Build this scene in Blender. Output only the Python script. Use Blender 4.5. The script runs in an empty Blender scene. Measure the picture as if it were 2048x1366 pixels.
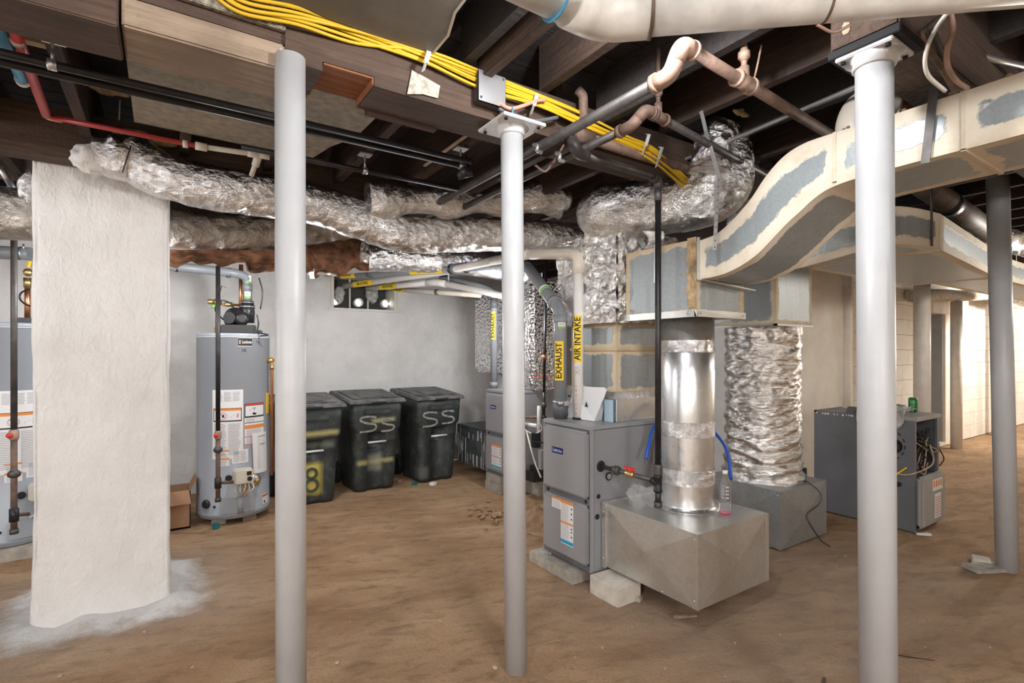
import bpy, bmesh, math, random
from mathutils import Vector, Matrix, noise
random.seed(7)
sc = bpy.context.scene
COL = sc.collection
PI = math.pi
# ------------------------------------------------------------------ camera, world, lights, exposure
FOC, EYE, HOR = 1040.0, 1.40, 705.0            # focal length in pixels of the 2048 wide frame, eye height, horizon row
YAW = math.radians(33.7)
CY, SY = math.cos(YAW), math.sin(YAW)
cam = bpy.data.cameras.new('camera'); camo = bpy.data.objects.new('camera', cam); COL.objects.link(camo)
camo.location = (0, 0, EYE); camo.rotation_euler = (PI/2, 0, YAW - PI/2 + PI/2 - 2*YAW)
cam.sensor_width = 36; cam.lens = FOC/2048*36; cam.shift_y = (HOR-683)/2048; cam.clip_start = .02
# the room runs along X (to the far right) and Y (to the far left); the camera looks diagonally between them
camo.rotation_euler = (PI/2, 0, -math.atan2(SY, CY))
sc.camera = camo
sc.view_settings.view_transform = 'Standard'; sc.view_settings.look = 'None'
sc.view_settings.gamma = 1; sc.view_settings.use_curve_mapping = False
sc.view_settings.exposure = 0.78
w = bpy.data.worlds.new('world'); sc.world = w; w.use_nodes = True
w.node_tree.nodes['Background'].inputs[0].default_value = (.75, .85, 1, 1)
w.node_tree.nodes['Background'].inputs[1].default_value = .6

def V(*a): return Vector(a)
def cw(x, d, z): return V(x*CY + d*SY, -x*SY + d*CY, z)        # (right of camera, ahead of camera, height) -> room
def D(px, py, d): return cw((px-1024)/FOC*d, d, EYE + (HOR-py)/FOC*d)   # a point seen at px,py at a measured distance ahead

def lamp(name, loc, power, color, r=.06):
    l = bpy.data.lights.new(name, 'POINT'); l.energy = power; l.color = color; l.shadow_soft_size = r
    o = bpy.data.objects.new(name, l); o.location = loc; COL.objects.link(o); return o
WARM = (1, .94, .86); NEUT = (.97, .975, 1)
lamp('bulb_or_added_fill', cw(.36, 1.50, 2.56), 30, NEUT, .05)  # the room's own bulb, just above the frame
lamp('bulb_or_added_fill', cw(-1.3, -2.2, 2.45), 125, NEUT, .3)  # added soft fill, unseen behind the camera on the left
lamp('bulb_or_added_fill', cw(1.5, -2.4, 2.40), 135, NEUT, .3)  # second added fill behind the camera, to the right
lamp('bulb_or_added_fill', (-.2, 4.35, 2.0), 12, NEUT, .1)          # behind the pier
lamp('bulb_or_added_fill', (.86, 4.20, 1.96), 22, NEUT, .05)        # added fill for the back wall, hidden behind the left column
lamp('added_fill_lamp', (2.70, 4.02, 1.62), 18, NEUT, .05)           # added lamp brightening the back area, hidden behind the middle column
lamp('bulb_or_added_fill', (-2.2, 3.0, 2.2), 30, NEUT, .12)  # added fill out of view, for the area left of the pier
lamp('corridor_bulb', (10.8, 1.3, 2.2), 170, WARM, .1)
lamp('corridor_bulb', (6.4, .2, 2.25), 32, WARM, .1)
lamp('corridor_bulb', (15.0, 1.0, 2.2), 180, WARM, .1)

# ------------------------------------------------------------------ node helpers and materials
class NT:
    def __init__(s, name):
        m = bpy.data.materials.new(name); m.use_nodes = True; s.m = m; s.t = m.node_tree
        s.b = s.t.nodes['Principled BSDF']; s.g = None
    def set(s, sock, v):
        if hasattr(v, 'is_linked') or hasattr(v, 'links'): s.t.links.new(v, sock)
        else:
            if isinstance(v, (tuple, list)) and len(v) == 3 and sock.type == 'RGBA': v = (*v, 1)
            sock.default_value = v
    def n(s, typ, **kw):
        nd = s.t.nodes.new('ShaderNode'+typ)
        for k, v in kw.items():
            if k.startswith('_'): setattr(nd, k[1:], v)
            else: s.set(nd.inputs[k], v)
        return nd
    def math(s, op, a, b=0.0, c=None, clamp=False):
        nd = s.t.nodes.new('ShaderNodeMath'); nd.operation = op; nd.use_clamp = clamp
        s.set(nd.inputs[0], a); s.set(nd.inputs[1], b)
        if c is not None: s.set(nd.inputs[2], c)
        return nd.outputs[0]
    def mix(s, f, a, b, blend='MIX'):
        nd = s.t.nodes.new('ShaderNodeMix'); nd.data_type = 'RGBA'; nd.blend_type = blend
        s.set(nd.inputs['Factor'], f); s.set(nd.inputs[6], a); s.set(nd.inputs[7], b); return nd.outputs[2]
    def ramp(s, f, lo, hi, a=0.0, b=1.0):
        nd = s.t.nodes.new('ShaderNodeMapRange'); nd.clamp = True
        s.set(nd.inputs[0], f); s.set(nd.inputs[1], lo); s.set(nd.inputs[2], hi); s.set(nd.inputs[3], a); s.set(nd.inputs[4], b)
        return nd.outputs[0]
    def pos(s, kind='Object', scale=(1, 1, 1)):
        if kind == 'World': o = s.n('NewGeometry').outputs['Position']
        else: o = s.n('TexCoord').outputs[kind]
        if scale != (1, 1, 1):
            mp = s.n('Mapping'); s.t.links.new(o, mp.inputs[0]); mp.inputs['Scale'].default_value = scale; o = mp.outputs[0]
        return o
    def noise(s, vec, scale, detail=4, rough=.55, dist=0):
        return s.n('TexNoise', Vector=vec, Scale=scale, Detail=detail, Roughness=rough, Distortion=dist).outputs[0]
    def voro(s, vec, scale, feature='F1'):
        return s.n('TexVoronoi', Vector=vec, Scale=scale, _feature=feature)
    def bump(s, h, strength=.3, dist=.01, normal=None):
        b = s.n('Bump', Strength=strength, Distance=dist, Height=h)
        if normal is not None: s.t.links.new(normal, b.inputs['Normal'])
        s.t.links.new(b.outputs[0], s.b.inputs['Normal']); return b.outputs[0]
    def out(s, color=None, rough=None, metal=None, **kw):
        if color is not None: s.set(s.b.inputs['Base Color'], color)
        if rough is not None: s.set(s.b.inputs['Roughness'], rough)
        if metal is not None: s.set(s.b.inputs['Metallic'], metal)
        for k, v in kw.items(): s.set(s.b.inputs[k.replace('_', ' ')], v)
        return s.m

def plain(name, color, rough=.5, metal=0, nscale=0, namt=.15, bump=0, bscale=60, **kw):
    t = NT(name); c = color
    p = t.pos('World')
    if nscale:
        f = t.noise(p, nscale, 5)
        d = tuple(max(0, x*(1-namt*2)) for x in color)
        c = t.mix(t.ramp(f, .35, .65), d, color)
    if bump: t.bump(t.noise(p, bscale, 4), bump, .004)
    return t.out(c, rough, metal, **kw)

def wood(name, c0, c1, axis, rough=.75, blot=.5):
    t = NT(name)
    sx = (1.2, 26, 26) if axis == 0 else (26, 1.2, 26)
    p = t.pos('World', sx); q = t.pos('World')
    g = t.noise(p, 2.2, 6, .65, .6); b = t.noise(q, 3.0, 4)
    c = t.mix(t.ramp(g, .3, .7), c0, c1)
    c = t.mix(t.math('MULTIPLY', t.ramp(b, .42, .68), blot), c, tuple(x*.35 for x in c0))
    c = t.mix(t.math('MULTIPLY', t.ramp(t.noise(q, 17, 6, .75), .55, .72), blot*.8), c, tuple(x*.4 for x in c0))
    t.bump(t.math('ADD', g, t.noise(q, 40, 5)), .7, .006)
    return t.out(c, rough)

M = {}
def build_materials():
    # painted masonry
    def masonry(name, col, col2, big=.012, fine=.004):
        t = NT(name); p = t.pos('World')
        n1 = t.noise(p, 7, 5, .6); n2 = t.noise(p, 55, 4, .7); n3 = t.noise(t.pos('World', (1, 1, .5)), 26, 3, .5, 1.0)
        c = t.mix(t.ramp(t.noise(p, 2.2, 5, .65), .42, .72), col, col2)
        h = t.math('ADD', t.math('MULTIPLY', n1, 1.6), t.math('ADD', t.math('MULTIPLY', t.ramp(n3, .42, .75), .42), t.math('MULTIPLY', n2, .5)))
        t.bump(h, .55, .012)
        return t.out(c, .8)
    M['plaster'] = masonry('whitewashed_plaster', (.79, .775, .755), (.69, .67, .64))
    M['wallpaint'] = masonry('painted_stone', (.78, .77, .75), (.64, .625, .60))
    M['cream'] = masonry('cream_block_paint', (.82, .765, .68), (.70, .62, .52))
    # dirt floor
    t = NT('packed_dirt'); p = t.pos('World'); pr = t.n('VectorRotate', Vector=p, Angle=.35, _rotation_type='Z_AXIS').outputs[0]
    mp = t.n('Mapping', Vector=pr); mp.inputs['Scale'].default_value = (1, 2.6, 1)
    a = t.noise(mp.outputs[0], 1.1, 6, .62, .4); b = t.noise(mp.outputs[0], 5.5, 6, .65, .5); f = t.noise(p, 70, 5, .7)
    c = t.mix(t.ramp(a, .32, .68), (.35, .195, .092), (.59, .385, .22))
    c = t.mix(t.math('MULTIPLY', t.ramp(b, .5, .70), .7), c, (.20, .115, .06))
    c = t.mix(t.math('MULTIPLY', t.ramp(t.noise(p, 2.6, 6, .7), .56, .75), .5), c, (.58, .45, .33))
    c = t.mix(t.math('MULTIPLY', t.ramp(f, .48, .72), .45), c, (.22, .14, .08))
    # lime dust lying around the foot of the whitewashed pier, and grey dust under the furnaces
    def boxdist(cx, cy, hx, hy):
        sep = t.n('SeparateXYZ', Vector=p)
        dx = t.math('MAXIMUM', t.math('SUBTRACT', t.math('ABSOLUTE', t.math('SUBTRACT', sep.outputs[0], cx)), hx), 0)
        dy = t.math('MAXIMUM', t.math('SUBTRACT', t.math('ABSOLUTE', t.math('SUBTRACT', sep.outputs[1], cy)), hy), 0)
        return t.math('SQRT', t.math('ADD', t.math('MULTIPLY', dx, dx), t.math('MULTIPLY', dy, dy)))
    dd = t.math('ADD', boxdist(-.27, 3.75, .32, .27), t.math('MULTIPLY', t.math('SUBTRACT', t.noise(p, 7, 6, .75), .46), .34))
    c = t.mix(t.ramp(dd, .05, .62, .55, 0), c, (.42, .36, .30))
    c = t.mix(t.ramp(dd, .05, .20, .96, 0), c, (.82, .815, .80))
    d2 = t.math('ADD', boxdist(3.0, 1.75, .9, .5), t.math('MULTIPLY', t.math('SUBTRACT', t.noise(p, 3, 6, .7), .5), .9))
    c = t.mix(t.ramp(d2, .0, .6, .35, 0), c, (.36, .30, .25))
    h = t.math('ADD', t.math('MULTIPLY', b, .7), t.math('ADD', t.math('MULTIPLY', f, .9), t.math('MULTIPLY', t.noise(p, 22, 4), .6)))
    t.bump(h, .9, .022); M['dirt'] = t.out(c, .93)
    M['mound'] = plain('loose_dirt', (.42, .26, .15), .95, 0, 9, .25, .8, 40)
    # woods
    M['beamX'] = wood('dark_brown_timber', (.052, .031, .021), (.122, .073, .049), 0)
    M['joistY'] = wood('old_joist_timber', (.035, .022, .016), (.10, .058, .040), 1)
    M['blackwood'] = wood('black_aged_timber', (.022, .019, .018), (.055, .044, .040), 0)
    M['redwood'] = wood('red_cut_timber', (.17, .055, .02), (.42, .16, .06), 0)
    M['tanX'] = wood('tan_plank', (.24, .17, .115), (.42, .32, .23), 0, .75, .45)
    M['paleX'] = wood('pale_new_timber', (.50, .34, .18), (.68, .50, .30), 0, .7, .2)
    M['strip'] = plain('pale_lath', (.55, .40, .28), .7, 0, 20, .2)
    M['board'] = plain('grey_plywood', (.42, .395, .33), .85, 0, 26, .16, .3, 70)
    M['gyp'] = plain('grey_gypsum_board', (.27, .25, .22), .85, 0, 3, .18, .2, 90)
    M['gypedge'] = plain('torn_board_edge', (.6, .55, .48), .9)
    M['fiber'] = plain('mottled_fiberboard', (.42, .37, .29), .95, 0, 60, .35, .6, 120)
    M['insul'] = plain('brown_glass_wool', (.30, .145, .08), 1, 0, 14, .35, 1, 45)
    M['foam'] = plain('yellow_foam', (.62, .47, .24), .95, 0, 22, .25, 1, 50)
    # metals
    def foil(name, scale, strength, base=(.88, .87, .86), rough=.2, stretch=(1, 1, 1)):
        t = NT(name); p = t.pos('World', stretch)
        w1 = t.n('TexNoise', Vector=p, Scale=scale*.5, Detail=3).outputs['Color']
        pv = t.n('VectorMath', _operation='MULTIPLY_ADD'); t.t.links.new(w1, pv.inputs[0]); pv.inputs[1].default_value = (.12,)*3; t.t.links.new(p, pv.inputs[2])
        v = t.n('TexVoronoi', Vector=pv.outputs[0], Scale=scale, _feature='F1').outputs['Distance']
        n = t.n('TexNoise', Vector=pv.outputs[0], Scale=scale*1.6, Detail=6, Roughness=.65); n = n.outputs[0]
        rid = t.math('ABSOLUTE', t.math('SUBTRACT', n, .5))
        h = t.math('ADD', v, t.math('MULTIPLY', rid, 1.4))
        t.bump(h, strength, .02)
        dirt = t.ramp(t.noise(p, 2.4, 5, .7), .45, .75)
        c = t.mix(t.math('MULTIPLY', dirt, .45), base, (.52, .47, .41))
        return t.out(c, t.ramp(t.noise(p, 9, 3), .3, .7, rough*.8, rough*1.6), 1.0)
    M['foil'] = foil('crumpled_foil', 16, .75, (.90, .90, .90), .10)
    M['foilv'] = foil('creased_foil', 14, .6, (.9, .88, .85), .11, (.6, .6, 1.7))
    M['foilgrey'] = foil('dusty_foil', 13, .8, (.52, .48, .43), .30)
    t = NT('bubble_foil'); p = t.pos('World'); v = t.voro(p, 34).outputs['Distance']
    t.bump(v, 1.0, .012); M['bubble'] = t.out((.86, .86, .87), .16, 1.0)
    def galv(name, a, b, rough, metal, scale=75, blot=.35):
        t = NT(name); p = t.pos('World'); v = t.voro(p, scale).outputs['Color']
        s = t.n('SeparateColor', Color=v).outputs[0]
        c = t.mix(s, a, b); c = t.mix(t.math('MULTIPLY', t.ramp(t.noise(p, 5, 5, .7), .45, .75), blot), c, tuple(x*.6 for x in a))
        t.bump(t.noise(p, 6, 3), .06, .02)
        return t.out(c, t.ramp(s, 0, 1, rough*.93, rough*1.07), metal)
    M['galv'] = galv('galvanized_steel', (.62, .61, .57), (.68, .67, .63), .36, .8, 60)
    M['galvnew'] = galv('bright_galvanized_steel', (.77, .785, .79), (.785, .80, .805), .29, .92, 40, .06)
    M['galvdull'] = galv('dull_galvanized_steel', (.36, .375, .37), (.43, .44, .43), .45, .65, 85)
    M['galvdrip'] = plain('dark_galvanized_steel', (.13, .155, .16), .45, .3, 9, .25)
    # sheet metal with sealing mastic brushed along every edge (distance to the edge is stored on the mesh)
    def mastic(name, metal_a, metal_b, mc, rust, width):
        t = NT(name); p = t.pos('World')
        ed = t.n('Attribute', _attribute_name='edge').outputs['Fac']
        e2 = t.math('ADD', ed, t.math('MULTIPLY', t.math('SUBTRACT', t.noise(p, 11, 5, .65), .5), .075))
        m = t.ramp(e2, width-.004, width+.004, 1, 0)
        s = t.n('SeparateColor', Color=t.voro(p, 120).outputs['Color']).outputs[0]
        c = t.mix(s, metal_a, metal_b)
        c = t.mix(t.math('MULTIPLY', t.ramp(t.noise(t.pos('World', (9, 9, 1)), 3, 4), .5, .7), .3), c, tuple(x*.6 for x in metal_a))
        k = t.mix(t.math('MULTIPLY', t.ramp(t.noise(p, 5, 5, .7), .5, .72), rust), mc, (.45, .27, .11))
        k = t.mix(t.math('MULTIPLY', t.ramp(ed, 0, .02, 1, 0), rust*.5), k, (.42, .27, .14))
        c = t.mix(m, c, k)
        hh = t.math('ADD', t.math('MULTIPLY', m, .6), t.math('MULTIPLY', t.noise(p, 60, 4), .2))
        t.bump(hh, .5, .004)
        return t.out(c, t.ramp(m, 0, 1, .42, .75), t.ramp(m, 0, 1, .45, 0))
    M['mastic'] = mastic('mastic_sealed_sheet_metal', (.33, .37, .385), (.38, .42, .43), (.80, .73, .60), .35, .055)
    M['masticold'] = mastic('mastic_sealed_old_metal', (.30, .325, .33), (.35, .375, .38), (.60, .51, .36), .7, .034)
    # paints and plastics
    M['column'] = plain('grey_column_paint', (.53, .535, .542), .42, 0, 9, .035, .22, 55)
    M['bluehose'] = plain('deep_blue_hose', (.02, .10, .50), .3)
    M['brownpipe'] = plain('brown_soil_pipe', (.20, .15, .115), .6, 0, 9, .25)
    M['columncream'] = plain('cream_column_paint', (.78, .72, .64), .5, 0, 9, .06, .25, 45)
    M['columnend'] = plain('white_plate_paint', (.70, .70, .70), .5, 0, 20, .06, .3, 60)
    M['furnace'] = plain('grey_furnace_paint', (.30, .30, .308), .38, 0, 4, .03)
    M['furnaceside'] = plain('grey_cabinet_paint', (.285, .287, .297), .42, .1, 4, .04)
    M['oldgrey'] = plain('dark_grey_enamel', (.15, .155, .165), .4, 0, 5, .08)
    M['oldlight'] = plain('light_grey_enamel', (.36, .345, .32), .45, 0, 6, .06)
    M['tank'] = plain('blue_grey_tank_enamel', (.36, .395, .44), .35, 0, 3, .03)
    M['black'] = plain('black_plastic', (.018, .019, .021), .38)
    M['blackmat'] = plain('black_matte', (.012, .012, .013), .8)
    M['iron'] = plain('black_iron_pipe', (.045, .043, .043), .42, .5, 12, .2)
    M['irongrey'] = plain('dull_steel_pipe', (.13, .12, .115), .5, .55, 14, .2)
    M['rust'] = plain('rusty_pipe', (.25, .16, .12), .7, .25, 16, .25, .4, 60)
    M['rustlite'] = plain('rust_pink_pipe', (.50, .33, .25), .6, .2, 14, .2, .3, 60)
    M['copper'] = plain('copper', (.78, .36, .18), .3, .9, 8, .1)
    M['brass'] = plain('brass', (.66, .48, .20), .35, .9)
    M['steel'] = plain('zinc_plated_steel', (.62, .63, .64), .35, .85)
    M['pvc'] = plain('white_pvc', (.80, .775, .73), .35, 0, 5, .03)
    M['pvcdirty'] = plain('yellowed_white_pvc', (.80, .73, .62), .4, 0, 5, .08)
    M['pvcgrey'] = plain('grey_plastic_pipe', (.24, .255, .27), .4, 0, 6, .04)
    M['pvcgreydark'] = plain('dark_grey_plastic_pipe', (.12, .125, .135), .45)
    M['redpex'] = plain('red_plastic_pipe', (.48, .055, .055), .4)
    M['bluepex'] = plain('blue_plastic_pipe', (.07, .33, .55), .4)
    M['greypex'] = plain('white_plastic_pipe', (.66, .62, .55), .45)
    M['drainwhite'] = plain('stained_white_drain', (.80, .77, .71), .4, 0, 13, .11)
    M['yellow'] = plain('yellow_cable', (.64, .40, .015), .5)
    M['yellowlabel'] = plain('yellow_label', (.90, .62, .02), .5)
    M['ink'] = plain('black_print', (.015, .015, .015), .6)
    M['grey_ink'] = plain('grey_print', (.42, .42, .43), .7)
    M['orange_ink'] = plain('orange_print', (.80, .27, .05), .6)
    M['red_ink'] = plain('red_print', (.62, .06, .04), .6)
    M['blue_ink'] = plain('blue_print', (.02, .36, .62), .6)
    M['green_ink'] = plain('green_print', (.22, .50, .12), .6)
    M['paper'] = plain('label_paper', (.78, .78, .78), .6)
    M['navy'] = plain('blue_badge', (.012, .022, .20), .35)
    M['pink'] = plain('pink_cable', (.72, .30, .22), .5)
    M['whitewire'] = plain('white_cable', (.72, .69, .62), .5)
    M['concrete'] = plain('concrete_block', (.46, .42, .36), .9, 0, 18, .15, .5, 80)
    M['concretelight'] = plain('light_concrete', (.66, .60, .52), .9, 0, 14, .12, .5, 70)
    M['cardboard'] = plain('brown_cardboard', (.36, .20, .11), .85, 0, 5, .06)
    M['kraft'] = plain('pale_card', (.62, .56, .47), .85, 0, 40, .25)
    M['valve'] = plain('cream_plastic', (.72, .68, .58), .45)
    M['redvalve'] = plain('red_lever', (.65, .04, .04), .4)
    M['rag'] = plain('grey_rag', (.60, .60, .56), .95, 0, 22, .25, .5, 60)
    M['greencan'] = plain('green_can', (.02, .20, .07), .3, .4)
    M['bluefolder'] = plain('pale_blue_folder', (.42, .56, .66), .5)
    M['teal'] = plain('teal_plastic', (.02, .16, .16), .5)
    M['stone'] = plain('pebble', (.55, .43, .32), .9, 0, 30, .2)
    M['dark_hole'] = plain('dark_void', (.008, .008, .008), .9)
    M['web'] = plain('cobweb_grey', (.30, .33, .33), 1)
    t = NT('clear_film'); t.bump(t.noise(t.pos('World'), 30, 5, .6), .7, .01)
    M['film'] = t.out((.95, .96, .97), .12, 0, Transmission_Weight=.75, IOR=1.15, Alpha=.55)
    t = NT('clear_bottle'); M['bottle'] = t.out((.97, .98, .98), .06, 0, Transmission_Weight=.95, IOR=1.2)
    M['pinkwater'] = plain('pink_dregs', (.75, .10, .22), .2)
    t = NT('daylight'); M['daylight'] = t.out((0, 0, 0), .5, 0, Emission_Color=(.95, 1, .97), Emission_Strength=4.0)
    t = NT('window_glass'); M['glass'] = t.out((.9, .93, .92), .08, 0, Transmission_Weight=.9, IOR=1.3, Alpha=.35)
build_materials()

def bin_material(name, marks):
    """black cart plastic with sprayed bands; marks = (x0, x1, z0, z1, colour, strength) in the cart's own coordinates"""
    t = NT(name); p = t.pos('Object'); sep = t.n('SeparateXYZ', Vector=p)
    wv = t.noise(p, 6, 4)
    c = t.mix(t.ramp(t.noise(p, 8, 6, .7), .5, .8), (.028, .034, .034), (.10, .11, .105))
    c = t.mix(t.ramp(t.noise(p, 55, 3, .7), .70, .76), c, (.45, .45, .42))
    front = t.ramp(sep.outputs[1], -.10, -.16)
    for x0, x1, z0, z1, col, st in marks:
        zz = t.math('ADD', sep.outputs[2], t.math('MULTIPLY', t.math('SUBTRACT', wv, .5), .05))
        e = .022
        mx = t.math('MULTIPLY', t.ramp(sep.outputs[0], x0-e, x0+e), t.ramp(sep.outputs[0], x1-e, x1+e, 1, 0))
        mz = t.math('MULTIPLY', t.ramp(zz, z0-e, z0+e), t.ramp(zz, z1-e, z1+e, 1, 0))
        m = t.math('MULTIPLY', t.math('MULTIPLY', mx, mz), t.math('MULTIPLY', front, st))
        c = t.mix(m, c, col)
    t.bump(t.noise(p, 40, 4), .15, .004)
    return t.out(c, .55)
# ------------------------------------------------------------------ mesh builder
def wl(o):
    p = Vector((0, 0, 0))
    while o: p += o.location; o = o.parent
    return p
def fillet(pts, rad, n=6):
    pts = [Vector(p) for p in pts]
    if rad <= 0 or len(pts) < 3: return pts
    o = [pts[0]]
    for i in range(1, len(pts)-1):
        a, b, c = pts[i-1], pts[i], pts[i+1]
        u, v = a-b, c-b
        if u.length < 1e-6 or v.length < 1e-6 or u.normalized().dot(v.normalized()) < -.995: o.append(b); continue
        r = min(rad, u.length*.49, v.length*.49)
        p, q = b+u.normalized()*r, b+v.normalized()*r
        for k in range(n+1):
            t = k/n; o.append(p*(1-t)**2 + b*2*t*(1-t) + q*t*t)
    o.append(pts[-1]); return o
def smoothpath(pts, n=8):
    P = [Vector(p) for p in pts]; P = [P[0]*2-P[1]]+P+[P[-1]*2-P[-2]]; o = []
    for i in range(1, len(P)-2):
        for k in range(n):
            t = k/n
            o.append(.5*((2*P[i])+(P[i+1]-P[i-1])*t+(2*P[i-1]-5*P[i]+4*P[i+1]-P[i+2])*t*t+(3*P[i]-P[i-1]-3*P[i+1]+P[i+2])*t**3))
    o.append(P[-2]); return o
_text = {}
def text_mesh(s):
    if s not in _text:
        cu = bpy.data.curves.new('t', 'FONT'); cu.body = s; cu.align_x = 'CENTER'; cu.align_y = 'CENTER'; cu.resolution_u = 3; cu.offset = .022 if s.isupper() and len(s) > 2 else .008
        o = bpy.data.objects.new('t', cu); COL.objects.link(o)
        dg = bpy.context.evaluated_depsgraph_get(); bm = bmesh.new(); bm.from_mesh(o.evaluated_get(dg).to_mesh())
        x0, x1 = min(v.co.x for v in bm.verts), max(v.co.x for v in bm.verts); y0, y1 = min(v.co.y for v in bm.verts), max(v.co.y for v in bm.verts)
        for ax, lo, hi in ((0, x0, x1), (1, y0, y1)):       # cut into small tiles so that it follows round surfaces
            q = lo+.14
            while q < hi and len(s) < 12:
                bmesh.ops.bisect_plane(bm, geom=bm.verts[:]+bm.edges[:]+bm.faces[:], plane_co=(q, q, 0), plane_no=(1, 0, 0) if ax == 0 else (0, 1, 0)); q += .14
        me = bpy.data.meshes.new('t'); bm.to_mesh(me); bm.free()
        _text[s] = ([(v.co.x, v.co.y) for v in me.vertices], [tuple(p.vertices) for p in me.polygons])
        o.evaluated_get(dg).to_mesh_clear(); bpy.data.objects.remove(o); bpy.data.meshes.remove(me)
    return _text[s]
class MB:
    def __init__(s): s.v = []; s.f = []; s.m = []; s.sm = []; s.mi = 0; s.xf = None; s.ed = {}
    def add(s, vs, fs, smooth=False):
        b = len(s.v)
        for v in vs:
            v = Vector(v); s.v.append(s.xf @ v if s.xf else v)
        for f in fs: s.f.append(tuple(b+i for i in f)); s.m.append(s.mi); s.sm.append(smooth)
        return b
    def box(s, x0, y0, z0, x1, y1, z1):
        x0, x1 = min(x0, x1), max(x0, x1); y0, y1 = min(y0, y1), max(y0, y1); z0, z1 = min(z0, z1), max(z0, z1)
        s.add([(x0,y0,z0),(x1,y0,z0),(x1,y1,z0),(x0,y1,z0),(x0,y0,z1),(x1,y0,z1),(x1,y1,z1),(x0,y1,z1)],
              [(0,3,2,1),(4,5,6,7),(0,1,5,4),(1,2,6,5),(2,3,7,6),(3,0,4,7)])
    def bar(s, a, b, wd, ht, up=(0, 0, 1)):
        a, b = Vector(a), Vector(b); t = (b-a).normalized(); x = t.cross(Vector(up)).normalized(); y = x.cross(t)
        vs = []
        for p in (a, b):
            for i, j in ((-1,-1),(1,-1),(1,1),(-1,1)): vs.append(p + x*wd*.5*i + y*ht*.5*j)
        s.add(vs, [(3,2,1,0),(4,5,6,7),(0,1,5,4),(1,2,6,5),(2,3,7,6),(3,0,4,7)])
    def prism(s, poly, vec, smooth=False):
        n = len(poly); P = [Vector(p) for p in poly]; Q = [p+Vector(vec) for p in P]
        s.add(P+Q, [tuple(range(n-1, -1, -1)), tuple(range(n, 2*n))] + [(i, (i+1) % n, n+(i+1) % n, n+i) for i in range(n)], smooth)
    def rings(s, R, caps=True, smooth=True, closed=True):
        n = len(R[0]); vs = [p for r in R for p in r]; fs = []
        for k in range(len(R)-1):
            for i in range(n if closed else n-1):
                j = (i+1) % n; fs.append((k*n+i, k*n+j, (k+1)*n+j, (k+1)*n+i))
        b = s.add(vs, fs, smooth)
        if caps and closed:
            s.f.append(tuple(b+i for i in range(n-1, -1, -1))); s.m.append(s.mi); s.sm.append(False)
            e = b+(len(R)-1)*n; s.f.append(tuple(e+i for i in range(n))); s.m.append(s.mi); s.sm.append(False)
        return b
    def tube(s, pts, r, seg=12, rnd=0, caps=True, disp=None, flat=1.0):
        P = fillet(pts, rnd); n = len(P); R = []
        rad = r if callable(r) else (lambda t: r)
        t0 = (P[1]-P[0]).normalized(); up = Vector((0, 0, 1)) if abs(t0.z) < .9 else Vector((0, 1, 0))
        x = t0.cross(up).normalized(); L = 0; tot = sum((P[i+1]-P[i]).length for i in range(n-1)) or 1
        for i in range(n):
            t = (P[min(i+1, n-1)]-P[max(i-1, 0)]).normalized()
            x = (x - t*x.dot(t)).normalized(); y = t.cross(x)
            if i: L += (P[i]-P[i-1]).length
            rr = rad(L/tot); ring = []
            for k in range(seg):
                a = 2*PI*k/seg; dv = x*math.cos(a)+y*math.sin(a)*flat; q = P[i]+dv*rr
                if disp: q = q + dv*(disp(q)*rr*.24)
                ring.append(q)
            R.append(ring)
        s.rings(R, caps)
    def lathe(s, prof, c=(0, 0, 0), axis=(0, 0, 1), seg=20, smooth=True):
        c = Vector(c); z = Vector(axis).normalized(); x = z.cross(Vector((0, 1, 0)) if abs(z.y) < .9 else Vector((1, 0, 0))).normalized(); y = z.cross(x)
        s.rings([[c+z*h+(x*math.cos(2*PI*k/seg)+y*math.sin(2*PI*k/seg))*r for k in range(seg)] for r, h in prof], True, smooth)
    def cyl(s, a, b, r, seg=14, smooth=True): s.lathe([(r, 0), (r, (Vector(b)-Vector(a)).length)], a, Vector(b)-Vector(a), seg, smooth)
    def ball(s, c, r, seg=12, sq=(1, 1, 1), disp=None):
        c = Vector(c); R = []
        for i in range(1, seg):
            a = PI*i/seg; ring = []
            for k in range(seg*2):
                d = Vector((math.sin(a)*math.cos(PI*k/seg)*sq[0], math.sin(a)*math.sin(PI*k/seg)*sq[1], -math.cos(a)*sq[2]))
                ring.append(c+d*(r+(disp(c+d*r) if disp else 0)))
            R.append(ring)
        s.rings(R)
    def grid(s, f, nu, nv, smooth=True, edge=None):
        """f(u,v)->point for u,v in 0..1; edge(u,v)->distance to the nearest folded edge, kept for the mastic material"""
        vs = [f(i/nu, j/nv) for i in range(nu+1) for j in range(nv+1)]
        b = s.add(vs, [(i*(nv+1)+j, (i+1)*(nv+1)+j, (i+1)*(nv+1)+j+1, i*(nv+1)+j+1) for i in range(nu) for j in range(nv)], smooth)
        if edge:
            for i in range(nu+1):
                for j in range(nv+1): s.ed[b+i*(nv+1)+j] = edge(i/nu, j/nv)
    def sheet(s, a, b, c, d, n=10):
        """flat quad a-b-c-d with edge distances"""
        a, b, c, d = map(Vector, (a, b, c, d)); lu = (b-a).length; lv = (d-a).length
        s.grid(lambda u, v: a.lerp(b, u).lerp(d.lerp(c, u), v), n, n, False,
               lambda u, v: min(u*lu, (1-u)*lu, v*lv, (1-v)*lv))
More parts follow.
